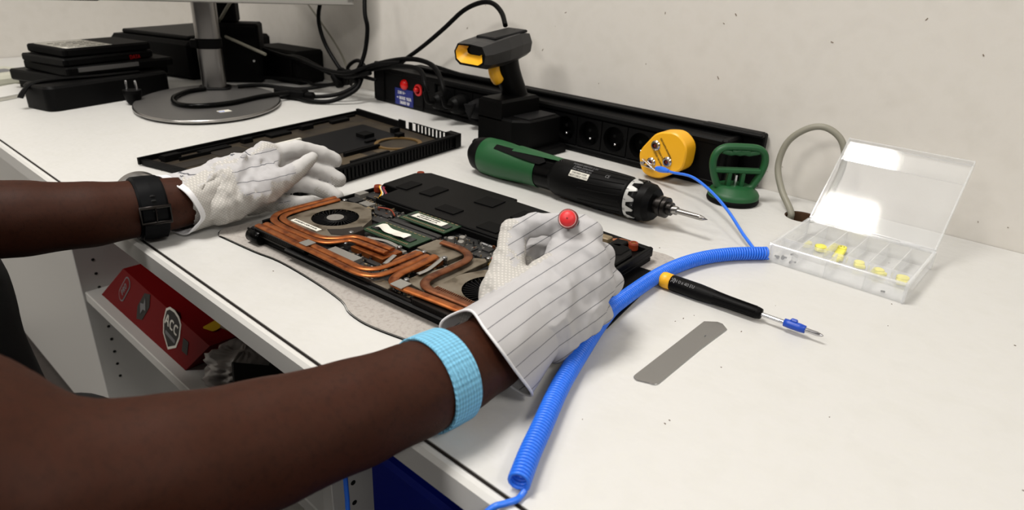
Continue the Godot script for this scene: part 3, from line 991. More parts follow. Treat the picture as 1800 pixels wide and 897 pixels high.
func build_mat():
	var t := thing("work_mat", "soft grey cutting-out mat with rounded corners under the opened laptop", "mat", V(0, TT, 0))
	var e := [V(-0.672, 0, 0.640), V(-0.61, 0, 0.634), V(-0.57, 0, 0.628), V(-0.51, 0, 0.628), V(-0.46, 0, 0.632), V(-0.435, 0, 0.640), V(-0.40, 0, 0.640), V(-0.34, 0, 0.625), V(-0.29, 0, 0.6)]
	var poly := []
	for p in spline(e, 4): poly.append(Vector2(p.x, p.z))
	for p in [V(-0.272, 0, 0.5), V(-0.281, 0, 0.4)]: poly.append(Vector2(p.x, p.z))
	for k in 6:
		var a := -PI / 2 * k / 5.0
		poly.append(Vector2(-0.31 + cos(a) * 0.026, 0.345 + sin(a) * 0.026))
	poly.append(Vector2(-0.66, 0.37))
	for k in 6:
		var a := PI * 1.0 - PI / 2 * k / 5.0
		poly.append(Vector2(-0.672 + cos(a) * 0.018 + 0.002, 0.622 + sin(a) * 0.018))
	var q := []
	for p in poly:
		if q.is_empty() or q[-1].distance_to(p) > 0.0015: q.append(p)
	var st := ns()
	prism(st, q, 0.0002, 0.0016)
	put("rubber_backing", st, M.black_soft, t, "black backing")
	st = ns()
	prism(st, Array(inset(PackedVector2Array(q), 0.0012)), 0.0016, 0.0022)
	put("cloth_face", st, M.felt, t, "soft grey face")
	var b := thing("black_sheet", "smooth black plastic sheet lying on the grey mat right of the laptop", "sheet", V(0, TT, 0))
	st = ns()
	prism(st, [Vector2(-0.37, 0.40), Vector2(-0.312, 0.372), Vector2(-0.285, 0.369), Vector2(-0.262, 0.5), Vector2(-0.31, 0.51)], 0.0024, 0.0034, Transform3D(), 0.0004)
	put("sheet", st, M.black, b)

func build_scanner():
	var s := thing("scanner_cradle", "black scanner cradle with a wide foot standing in front of the power strip", "stand", V(-0.705, TT, 0.118), 0.0)
	var st := ns()
	prism(st, [Vector2(-0.05, 0.045), Vector2(-0.036, 0.075), Vector2(0.03, 0.078), Vector2(0.062, 0.02), Vector2(0.062, -0.05), Vector2(-0.05, -0.05)], 0.001, 0.014, Transform3D(), 0.003)
	put("foot", st, M.black, s)
	# tapered trough
	st = ns()
	var w0 := [Vector2(-0.042, 0.05), Vector2(0.03, 0.05), Vector2(0.05, 0.03), Vector2(0.05, -0.045), Vector2(-0.042, -0.045)]
	prism(st, w0, 0.0125, 0.060, Transform3D(), 0.003)
	put("trough", st, M.black, s)
	st = ns()
	prism(st, [Vector2(-0.042, 0.05), Vector2(0.008, 0.05), Vector2(0.008, -0.04), Vector2(-0.042, -0.04)], 0.055, 0.086, Transform3D(), 0.004)
	put("front_lip", st, M.black, s)
	put("pad", bx(0.012, 0.046, 0.0595, 0.062, -0.04, 0.028, 0.001), M.black_grey, s)
	var t := thing("barcode_scanner", "grey and black hand-held barcode scanner with yellow trim resting in its cradle", "scanner", V(-0.732, TT, 0.0), 0.0)
	# local: x across, z towards the window
	var L := [  # z, half width, bottom, top, top shoulder
		[0.205, 0.033, 0.137, 0.1675], [0.19, 0.0355, 0.134, 0.171], [0.15, 0.035, 0.137, 0.178], [0.12, 0.032, 0.142, 0.182], [0.095, 0.028, 0.148, 0.181], [0.088, 0.022, 0.154, 0.176]]
	var ring := func(l: Array) -> Array:
		var hw: float = l[1]
		var y0: float = l[2]
		var y1: float = l[3]
		var ym := lerpf(y0, y1, 0.62)
		return [V(-hw * 0.62, y0, l[0]), V(-hw * 0.92, lerpf(y0, y1, 0.2), l[0]), V(-hw, ym, l[0]), V(-hw * 0.78, y1, l[0]), V(0, y1 + 0.0015, l[0]), V(hw * 0.78, y1, l[0]), V(hw, ym, l[0]), V(hw * 0.92, lerpf(y0, y1, 0.2), l[0]), V(hw * 0.62, y0, l[0])]
	st = ns()
	st.set_smooth_group(-1)
	for i in L.size() - 1:
		var a: Array = ring.call(L[i])
		var b: Array = ring.call(L[i + 1])
		for k in 9:
			var k2 := (k + 1) % 9
			quad(st, a[k], a[k2], b[k2], b[k], (a[k] + a[k2]) / 2.0 - V(0, 0.155, L[i][0]))
	var e: Array = ring.call(L[-1])
	for k in range(1, 8): tri(st, e[0], e[k], e[k + 1], V(0, 0, -1))
	put("head", st, mat(Color(0.1, 0.1, 0.105), 0.45), t)
	st = ns()   # dark mouth behind the window
	var f: Array = ring.call([0.204, 0.031, 0.139, 0.166])
	for k in range(1, 8): tri(st, f[0] - V(0, 0, 0.012), f[k] - V(0, 0, 0.012), f[k + 1] - V(0, 0, 0.012), V(0, 0, 1))
	put("window", st, M.black_gloss, t)
	st = ns()   # yellow scoop round the lower rim
	var o1: Array = ring.call([0.2052, 0.0295, 0.1405, 0.1655])
	var o2: Array = ring.call([0.194, 0.0165, 0.1525, 0.164])
	for k in [0, 1, 2, 7, 8]:
		var k2: int = (k + 1) % 9
		quad(st, o1[k], o1[k2], o2[k2], o2[k], V(0, 0.6, 1))
	o1 = ring.call([0.2052, 0.0295, 0.1405, 0.1655])
	var o0: Array = ring.call([0.205, 0.033, 0.137, 0.1675])
	var dk := ns()
	for k in 9: quad(dk, o0[k], o0[(k + 1) % 9], o1[(k + 1) % 9], o1[k], V(0, 0, 1))
	put("front_rim", dk, M.black, t)
	put("yellow_trim", st, M.yellow, t, "yellow trim of the window")
	st = ns()
	box(st, V(0, 0.1805, 0.135), V(0.042, 0.004, 0.075), 0.0018, Basis(Vector3.RIGHT, 0.12))
	put("top_plate", st, M.black_grey, t)
	st = ns()
	lathe(st, [Vector2(0.006, 0.0), Vector2(0.006, 0.002), Vector2(0.0, 0.0025)], Transform3D(Basis(), V(0.003, 0.1835, 0.105)), 16)
	put("beeper", st, M.dark_steel, t)
	# pistol grip
	st = ns()
	tube(st, spline([V(0, 0.15, 0.128), V(0, 0.12, 0.118), V(0.004, 0.08, 0.1), V(0.01, 0.04, 0.084), V(0.01, 0.018, 0.079)], 5), range(21).map(func(i): return lerpf(0.0185, 0.0165, i / 20.0)), 14, true, 1.25, V(0, 0, 1))
	put("grip", st, M.black, t)
	st = ns()
	tube(st, spline([V(0, 0.142, 0.146), V(0, 0.13, 0.151), V(0, 0.118, 0.147), V(0, 0.109, 0.139)], 5), range(16).map(func(i): return [0.0085, 0.0095, 0.0095, 0.006][mini(i / 5, 3)]), 12, true)
	put("trigger", st, M.yellow, t, "yellow trigger")

func build_driver():
	# axis along +x, lying on its side
	var t := thing("electric_screwdriver", "green and black electric screwdriver lying on the desk in front of the scanner", "electric screwdriver", V(-0.667, TT + 0.0265, 0.251), deg_to_rad(0.3))
	var X := Transform3D(Basis(Vector3.FORWARD, PI / 2), Vector3.ZERO)
	var st := ns()
	lathe(st, [Vector2(0.0, -0.004), Vector2(0.016, -0.004), Vector2(0.0235, 0.006), Vector2(0.026, 0.02), Vector2(0.024, 0.03)], X, 28)
	put("end_cap", st, M.black, t)
	st = ns()
	box(st, V(-0.004, 0.006, -0.012), V(0.024, 0.022, 0.02), 0.004)
	put("hanger", st, M.black, t)
	st = ns()
	lathe(st, [Vector2(0.0235, 0.018), Vector2(0.0262, 0.022), Vector2(0.0268, 0.04), Vector2(0.0262, 0.06), Vector2(0.0245, 0.08), Vector2(0.0228, 0.1), Vector2(0.0223, 0.118), Vector2(0.0228, 0.122), Vector2(0.0222, 0.124)], X, 32)
	put("green_grip", st, M.green, t, "green soft grip")
	# tongue of green running forward along the top, black inlay beside it
	st = ns()
	var tongue := func(st: SurfaceTool, a0: float, a1: float, x0: float, x1: float, r0: float, r1: float, taper: float):
		st.set_smooth_group(1)
		for i in 14:
			for k in 8:
				var q := []
				for c in [[i, k], [i + 1, k], [i + 1, k + 1], [i, k + 1]]:
					var u: float = c[0] / 14.0
					var w: float = lerpf(1.0, taper, u) * (1.0 if u < 0.86 else sqrt(maxf(0.0, 1.0 - pow((u - 0.86) / 0.141, 2))))
					var a: float = lerpf((a0 + a1) / 2 - (a1 - a0) / 2 * w, (a0 + a1) / 2 + (a1 - a0) / 2 * w, c[1] / 8.0)
					var r: float = lerpf(r0, r1, u)
					q.append(V(lerpf(x0, x1, u), sin(a) * r, cos(a) * r))
				quad(st, q[0], q[1], q[2], q[3], q[0] * V(0, 1, 1))
	tongue.call(st, 1.0, 2.3, 0.08, 0.172, 0.0262, 0.0238, 0.5)
	put("green_tongue", st, M.green, t, "green tongue along the top")
	st = ns()
	tongue.call(st, 0.80, 1.12, 0.05, 0.138, 0.0272, 0.0236, 1.9)
	put("black_inlay", st, M.black_soft, t)
	st = ns()
	lathe(st, [Vector2(0.0, 0.002), Vector2(0.0032, 0.0018), Vector2(0.0036, 0.0)], Transform3D(Basis(Vector3.RIGHT, -0.1), V(0.158, 0.0222, 0.0035)), 14)
	put("screw", st, M.black_gloss, t)
	st = ns()
	lathe(st, [Vector2(0.0215, 0.116), Vector2(0.0215, 0.16)], X, 28)
	put("neck", st, M.black_gloss, t)
	st = ns()
	lathe(st, [Vector2(0.0, 0.15), Vector2(0.0222, 0.15), Vector2(0.0245, 0.156), Vector2(0.0252, 0.18), Vector2(0.0252, 0.23), Vector2(0.0243, 0.262), Vector2(0.0235, 0.268), Vector2(0.0, 0.268)], X, 36)
	put("motor_housing", st, M.black, t)
	st = ns()
	for k in 9:
		var a := -0.9 + k * 0.32
		tube(st, spline([V(0.2, sin(a) * 0.0246, cos(a) * 0.0246), V(0.235, sin(a + 0.1) * 0.0246, cos(a + 0.1) * 0.0246), V(0.262, sin(a + 0.22) * 0.0238, cos(a + 0.22) * 0.0238)], 4), 0.0011, 6)
	put("grip_rib", st, M.black_soft, t)
	# torque ring: silver with black teeth
	st = ns()
	lathe(st, [Vector2(0.0235, 0.267), Vector2(0.0248, 0.268), Vector2(0.0248, 0.281), Vector2(0.0235, 0.282)], X, 40, true)
	var ring := put("torque_ring", st, M.ring_silver, t, "silver torque ring with numbers")
	for k in 12:
		var a := TAU * k / 12.0
		st = ns()
		var q := []
		for c in [[0.2825, -0.2], [0.2825, 0.2], [0.2725, 0.08], [0.2725, -0.08]]: q.append(V(c[0], sin(a + c[1]) * 0.0252, cos(a + c[1]) * 0.0252))
		quad(st, q[0], q[1], q[2], q[3], V(0, sin(a), cos(a)))
		var n := []
		for p in q: n.append(p * V(1, 0.95, 0.95))
		for i in 4: quad(st, q[i], q[(i + 1) % 4], n[(i + 1) % 4], n[i], q[i] * V(0, 1, 1))
		put("tooth", st, M.black, ring)
		text(ring, str(k + 1), 0.0035, facing(V(0.2695, sin(a + 0.2) * 0.0249, cos(a + 0.2) * 0.0249), V(0, cos(a + 0.2), -sin(a + 0.2)), V(1, 0, 0)), M.black_print)
	st = ns()
	lathe(st, [Vector2(0.0, 0.281), Vector2(0.0246, 0.281), Vector2(0.0235, 0.292), Vector2(0.019, 0.299), Vector2(0.0, 0.3)], X, 12, true)
	put("chuck", st, M.black, t)
	st = ns()
	lathe(st, [Vector2(0.0105, 0.299), Vector2(0.0105, 0.304), Vector2(0.0125, 0.305), Vector2(0.0125, 0.309), Vector2(0.0112, 0.31), Vector2(0.0125, 0.311), Vector2(0.0125, 0.315), Vector2(0.008, 0.316), Vector2(0.008, 0.321), Vector2(0.0, 0.321)], X, 24, true)
	put("collar", st, M.dark_steel, t)
	st = ns()
	lathe(st, [Vector2(0.0055, 0.32), Vector2(0.0055, 0.328), Vector2(0.0036, 0.329), Vector2(0.0034, 0.357), Vector2(0.0026, 0.361), Vector2(0.0, 0.367)], X, 6, true)
	put("bit", st, M.brushed, t)
	# print on the housing, wrapped on its upper front
	var at := func(x: float, a: float) -> Transform3D:
		var n := V(0, sin(a), cos(a))
		return facing(V(x, 0, 0) + n * 0.0255, Vector3.RIGHT, n.cross(Vector3.RIGHT))
	for a in [["POWER DRIVER 3.6V", 0.0042, 0.198, 1.35], ["2.5Nm 220r/min", 0.004, 0.198, 1.15], ["TYPE 16 MADE IN EU", 0.003, 0.198, 0.98], ["CE", 0.006, 0.236, 1.05]]:
		text(t, a[0], a[1], at.call(a[2], a[3]), M.grey_print)
	st = ns()
	var lx: Transform3D = at.call(0.198, 0.7)
	box(st, lx.origin, V(0.029, 0.0088, 0.0012), 0.0004, lx.basis)
	var lab := put("paper_label", st, M.label, t, "small white label")
	text(lab, "CHECKED 11/24", 0.0032, Transform3D(lx.basis, lx.origin + lx.basis * V(0, 0.0016, 0.0008)), M.black_print)
	text(lab, "NEXT CHECK 11/25", 0.0032, Transform3D(lx.basis, lx.origin + lx.basis * V(0, -0.0022, 0.0008)), M.black_print)

func build_box():
	var X0 := -0.2255
	var X1 := -0.092
	var Z0 := 0.136
	var Z1 := 0.249
	var H := 0.0205
	var t := thing("organizer_box", "clear plastic compartment box with its lid standing open", "box", V(0, TT, 0))
	put("bottom", bx(X0, X1, 0.0005, 0.0018, Z0, Z1), M.clear, t)
	for a in [[X0, X1, Z1 - 0.0015, Z1], [X0, X1, Z0, Z0 + 0.0015], [X0, X0 + 0.0015, Z0, Z1], [X1 - 0.0015, X1, Z0, Z1]]:
		put("wall", bx(a[0], a[1], 0.0018, H, a[2], a[3]), M.clear, t)
	var st := ns()
	for a in [[X0, X1, Z1 - 0.002, Z1 + 0.0015], [X0, X1, Z0 - 0.001, Z0 + 0.002], [X0 - 0.0015, X0 + 0.002, Z0, Z1], [X1 - 0.002, X1 + 0.0015, Z0, Z1]]:
		box(st, V((a[0] + a[1]) / 2, H, (a[2] + a[3]) / 2), V(a[1] - a[0], 0.0022, a[3] - a[2]), 0.0006)
	for c in [[X0, Z1], [X1, Z1], [X0, Z0], [X1, Z0]]: box(st, V(c[0], H / 2, c[1]), V(0.003, H, 0.003), 0.001)
	put("rim", st, M.clear_edge, t)
	var dv := [[X0, X1, Z0 + 0.078, Z0 + 0.0792]]
	for i in range(1, 6): dv.append([X0 + (X1 - X0) * i / 6.0, X0 + (X1 - X0) * i / 6.0 + 0.0012, Z0, Z0 + 0.078])
	for i in range(1, 4): dv.append([X0 + 0.02 + 0.038 * i, X0 + 0.0212 + 0.038 * i, Z0 + 0.079, Z1])
	dv.append([X0 + 0.024, X0 + 0.0252, Z0 + 0.079, Z1])
	for a in dv: put("divider", bx(a[0], a[1], 0.0018, H - 0.0025, a[2], a[3]), M.clear, t)
	# lid: shallow tray turned up about the hinge at the back edge
	var hy := 0.022
	var lid := Node3D.new()
	lid.name = "lid"
	t.add_child(lid)
	lid.position = V(0, hy, Z0 + 0.001)
	lid.rotation.x = LID_TILT   # local z runs from the hinge to the free edge, y is the outside
	var D := 0.118
	st = bx(X0, X1, 0.0095, 0.0108, 0.001, D * 0.78)
	box(st, V((X0 + X1) / 2, 0.0092, D * 0.89), V(X1 - X0, 0.0013, D * 0.222), 0.0, Basis(Vector3.RIGHT, 0.062))
	put("lid_panel", st, M.clear, lid)
	for a in [[X0, X1, D - 0.0014, D], [X0, X0 + 0.0014, 0.001, D], [X1 - 0.0014, X1, 0.001, D], [X0, X1, 0.001, 0.0024]]:
		put("lid_wall", bx(a[0], a[1], 0.0, 0.0095, a[2], a[3]), M.clear_edge, lid)
	st = ns()
	for x in [X0 + 0.025, X1 - 0.025]: tube(st, [V(x - 0.01, 0, 0), V(x + 0.01, 0, 0)], 0.0018, 10)
	put("hinge", st, M.clear_edge, lid)
	# contents
	var k := 0
	for p in [[-0.192, 0.181, 0.7, 0.012, 0.006], [-0.174, 0.178, 0.12, 0.0095, 0.03], [-0.1705, 0.2, -0.2, 0.006, 0.018], [-0.147, 0.196, 0.5, 0.01, 0.008], [-0.125, 0.2, 0.9, 0.01, 0.008], [-0.103, 0.205, 0.3, 0.012, 0.012]]:
		var b := thing("yellow_clip", ["small pale yellow clip alone in the second compartment from the left", "bright yellow clip with two dots, tallest in the clear box", "slim yellow clip lying in front of the dotted one", "yellow scrap in the middle of the clear box", "faint yellow clip right of the middle of the box", "yellow clip in the rightmost compartment of the box"][k], "clip", V(p[0], TT + 0.0025, p[1]), p[2], "yellow clips in the clear box")
		put("body", bx(-p[3] / 2, p[3] / 2, 0.0, 0.004, -p[4] / 2, p[4] / 2, 0.001), M.yellow_bit, b)
		st = ns()
		prism(st, rrect(-p[3] / 2, p[3] / 2, -p[3] / 2, p[3] / 2, p[3] * 0.4), 0.0, 0.0055, Transform3D(Basis(), V(0, 0, -p[4] / 2)), 0.0006)
		put("head", st, M.yellow_bit, b)
		if k == 1:
			st = ns()
			for i in [-1, 1]: lathe(st, [Vector2(0, 0.0008), Vector2(0.0009, 0.0)], Transform3D(Basis(), V(i * 0.0016, 0.0054, -0.015)), 8)
			put("dot", st, M.black_print, b)
		k += 1
	k = 0
	for p in [V(-0.2165, 0.0035, 0.232), V(-0.2145, 0.0035, 0.2365), V(-0.2185, 0.0035, 0.238), V(-0.2085, 0.0035, 0.2155), V(-0.206, 0.0035, 0.2185), V(-0.2045, 0.0035, 0.238), V(-0.2035, 0.0035, 0.2415)]:
		var b := thing("small_screw", "tiny black screw among the loose screws at the left end of the clear box", "screw", p + V(0, TT, 0), k * 1.3, "loose black screws in the clear box")
		var q := Transform3D(Basis(Vector3.FORWARD, PI / 2))
		st = ns()
		lathe(st, [Vector2(0, 0), Vector2(0.0019, 0.0), Vector2(0.0019, 0.0011), Vector2(0.0, 0.0011)], q, 12, true)
		put("head", st, M.chip, b)
		st = ns()
		lathe(st, [Vector2(0.0011, 0.001), Vector2(0.0011, 0.0048), Vector2(0.0, 0.0055)], q, 8, true)
		put("shank", st, M.chip, b)
		k += 1
	var d := thing("black_chip", "small flat black piece in the front right corner of the clear box", "screw", V(-0.112, TT + 0.002, 0.24), 0.4)
	put("body", bx(-0.002, 0.002, 0.0, 0.0015, -0.001, 0.001, 0.0002), M.chip, d)

const LID_TILT := -2.36

func build_cord():
	var t := thing("coiled_cord", "bright blue coiled grounding cord curving across the desk from the clear box", "cord", V(0, TT, 0))
	# coil
	var pts := spline([V(-0.2275, 0.0085, 0.248), V(-0.256, 0.0085, 0.283), V(-0.274, 0.0085, 0.325), V(-0.281, 0.0085, 0.381), V(-0.2765, 0.0085, 0.459), V(-0.269, 0.0085, 0.497), V(-0.250, 0.0085, 0.555), V(-0.233, 0.0085, 0.602), V(-0.2135, 0.0085, 0.646), V(-0.202, 0.0085, 0.672), V(-0.1905, 0.0085, 0.695)], 24)
	var len := [0.0]
	for i in range(1, pts.size()): len.append(len[-1] + pts[i].distance_to(pts[i - 1]))
	var total: float = len[-1]
	var turns := int(total / 0.0029)
	var n := turns * 14
	var path := []
	var seg := 0
	for i in n + 1:
		var s := total * i / n
		while seg < pts.size() - 2 and len[seg + 1] < s: seg += 1
		var f: float = (s - len[seg]) / (len[seg + 1] - len[seg])
		var p: Vector3 = pts[seg].lerp(pts[seg + 1], f)
		var d: Vector3 = (pts[seg + 1] - pts[seg]).normalized()
		var side := d.cross(Vector3.UP).normalized()
		var a := TAU * turns * i / n + 4.0
		path.append(p + side * cos(a) * 0.0062 + Vector3.UP * sin(a) * 0.0062)
	var st := ns()
	tube(st, path, 0.00124, 7)
	put("coil", st, M.blue_cord, t)
	st = ns()
	tube(st, spline([path[-1], path[-1].lerp(V(-0.1865, 0.0024, 0.7015), 0.5) - V(0, 0.001, 0), V(-0.1865, 0.0024, 0.7015), V(-0.1895, 0.0022, 0.708), V(-0.1935, 0.0005, 0.7145), V(-0.2, -0.012, 0.722), V(-0.22, -0.05, 0.73), V(-0.28, -0.14, 0.72), V(-0.335, -0.175, 0.705), V(-0.364, -0.150, 0.70), V(-0.3655, -0.115, 0.70), V(-0.363, -0.08, 0.703), V(-0.36, -0.045, 0.715)], 8), 0.002, 8)
	put("straight_tail", st, M.blue_cord, t)
	# lead from the clip to the coil
	st = ns()
	tube(st, spline([V(-0.437, 0.026, 0.110), V(-0.420, 0.0275, 0.117), V(-0.385, 0.032, 0.129), V(-0.345, 0.027, 0.152), V(-0.305, 0.02, 0.185), V(-0.268, 0.012, 0.222), V(-0.245, 0.007, 0.243), V(-0.2365, 0.006, 0.256)], 8), 0.0019, 8)
	put("clip_lead", st, M.blue_cord, t)
	st = ns()
	tube(st, [V(-0.452, 0.0235, 0.105), V(-0.446, 0.0245, 0.1075), V(-0.437, 0.026, 0.111), V(-0.428, 0.0268, 0.1143)], [0.0035, 0.0045, 0.0042, 0.0024], 10)
	put("clip_sleeve", st, M.blue_cord, t)
	st = ns()
	box(st, V(-0.466, 0.0255, 0.1015), V(0.03, 0.0012, 0.006), 0.0004, Basis(Vector3.UP, -0.25) * Basis(Vector3(0, 0, 1), -0.32))
	box(st, V(-0.467, 0.0215, 0.1012), V(0.028, 0.0012, 0.006), 0.0004, Basis(Vector3.UP, -0.25) * Basis(Vector3(0, 0, 1), -0.02))
	for i in 4: box(st, V(-0.482 + i * 0.002, 0.0245 + i * 0.0004, 0.0985 + i * 0.0006), V(0.001, 0.004, 0.005), 0.0002)
	lathe(st, [Vector2(0.0, 0.007), Vector2(0.0022, 0.007), Vector2(0.0022, 0.0), Vector2(0, 0)], Transform3D(Basis(Vector3.RIGHT, PI / 2), V(-0.462, 0.0235, 0.098)), 12, true)
	put("crocodile_clip", st, M.steel, t, "bright metal crocodile clip")

func build_small_tools():
	var t := thing("precision_screwdriver", "slim black precision screwdriver with an orange-yellow end cap and blue sleeve", "screwdriver", V(-0.2755, TT + 0.0082, 0.389), deg_to_rad(1.5))
	var X := Transform3D(Basis(Vector3.FORWARD, PI / 2), Vector3.ZERO)
	var st := ns()
	lathe(st, [Vector2(0.0, -0.0005), Vector2(0.0055, 0.0), Vector2(0.0072, 0.0012), Vector2(0.008, 0.004), Vector2(0.0078, 0.0115), Vector2(0.0, 0.0115)], X, 22)
	put("end_cap", st, M.yellow, t, "orange-yellow end cap")
	st = ns()
	lathe(st, [Vector2(0.0, 0.0115), Vector2(0.0076, 0.0117), Vector2(0.0078, 0.014), Vector2(0.0079, 0.04), Vector2(0.0072, 0.052), Vector2(0.0062, 0.064), Vector2(0.0055, 0.085), Vector2(0.0056, 0.097), Vector2(0.0048, 0.1005), Vector2(0.0, 0.101)], X, 12)
	put("handle", st, M.black, t)
	for k in 6:
		var a := TAU * k / 6.0
		st = ns()
		tube(st, [V(0.056, cos(a) * 0.0066, sin(a) * 0.0066), V(0.07, cos(a) * 0.0059, sin(a) * 0.0059), V(0.096, cos(a) * 0.0055, sin(a) * 0.0055)], 0.0009, 6)
		put("grip_rib", st, M.black_soft, t)
	st = ns()
	lathe(st, [Vector2(0.002, 0.1), Vector2(0.002, 0.1485), Vector2(0.0012, 0.153), Vector2(0.0, 0.1545)], X, 14)
	put("shaft", st, M.steel, t)
	st = ns()
	lathe(st, [Vector2(0.0, 0.121), Vector2(0.0036, 0.121), Vector2(0.0038, 0.125), Vector2(0.0038, 0.134), Vector2(0.0034, 0.139), Vector2(0.0, 0.1395)], X, 14)
	box(st, V(0.1285, 0.0035, -0.001), V(0.006, 0.004, 0.004), 0.001)
	put("sleeve", st, mat(Color(0.05, 0.26, 0.68), 0.4), t, "blue sleeve")
	var at := Transform3D(Basis(Vector3.RIGHT, -0.8), V(0.026, 0.0056, 0.0056))
	text(t, "PH 0 x 40 EU", 0.004, at, M.grey_print)
	text(t, "25", 0.005, Transform3D(Basis(Vector3.RIGHT, -0.8) * Basis(Vector3(0, 0, 1), PI / 2), V(0.0155, 0.0056, 0.0056)), M.grey_print)
	# spudger blade
	var b := thing("metal_blade", "flat thin metal prying blade lying alone on the free desk", "blade", V(0, TT, 0))
	st = ns()
	var o := [Vector2(-0.2015, 0.4155), Vector2(-0.1965, 0.4155), Vector2(-0.1895, 0.4215), Vector2(-0.1905, 0.47), Vector2(-0.1895, 0.534)]
	for k in 5: o.append(Vector2(-0.1945 + cos(PI / 2 * k / 4) * 0.005, 0.5365 + sin(PI / 2 * k / 4) * 0.005))
	for k in 5: o.append(Vector2(-0.2035 - sin(PI / 2 * k / 4) * 0.005, 0.541 + cos(PI / 2 * k / 4) * 0.005 - 0.001))
	o.append(Vector2(-0.2105, 0.4235))
	prism(st, o, 0.0004, 0.0011, Transform3D(), 0.0002)
	put("blade", st, mat(Color(0.66, 0.66, 0.66), 0.2, 1.0), b)
	text(b, "1", 0.004, facing(V(-0.1975, 0.0013, 0.447), V(1, 0, 0), V(0, 0, -1)), M.grey_print)
	# screwdriver in the right fist: axis from the cap into the hand
	var c := RED_CAP
	var dir := (V(-0.345, 0.036, 0.405) - c).normalized()
	var h := thing("red_screwdriver", "thin screwdriver with a round red rotating cap held in the right gloved fist", "screwdriver", c + V(0, TT, 0))
	var A := along(Vector3.ZERO, dir) * Transform3D(Basis().scaled(V(1.08, 1.0, 1.08)), Vector3.ZERO)
	st = ns()
	lathe(st, [Vector2(0.0, -0.0022), Vector2(0.0035, -0.0018), Vector2(0.0056, -0.0004), Vector2(0.0058, 0.0008)], A, 28)
	put("cap_face", st, mat(Color(0.84, 0.17, 0.19), 0.45), h, "bright red domed face")
	st = ns()
	lathe(st, [Vector2(0.0058, 0.0006), Vector2(0.0064, 0.0), Vector2(0.0064, 0.0008)], A, 28, true)
	put("cap_ring", st, mat(Color(0.9, 0.78, 0.76), 0.3), h, "pale ring")
	st = ns()
	lathe(st, [Vector2(0.0064, 0.0004), Vector2(0.0071, 0.001), Vector2(0.0072, 0.006), Vector2(0.006, 0.0075), Vector2(0.004, 0.009)], A, 28)
	put("cap_body", st, mat(Color(0.4, 0.012, 0.02), 0.25), h, "dark red cap")
	st = ns()
	lathe(st, [Vector2(0.0, -0.0024), Vector2(0.0005, -0.0023), Vector2(0.0005, -0.0018)], A, 8)
	put("cap_dot", st, M.black_print, h)
	st = ns()
	lathe(st, [Vector2(0.0042, 0.008), Vector2(0.0042, 0.09), Vector2(0.002, 0.094), Vector2(0.0013, 0.096), Vector2(0.0013, 0.147), Vector2(0.0, 0.152)], A, 16)
	put("handle", st, M.dark_steel, h)

const RED_CAP := Vector3(-0.283, 0.108, 0.541)

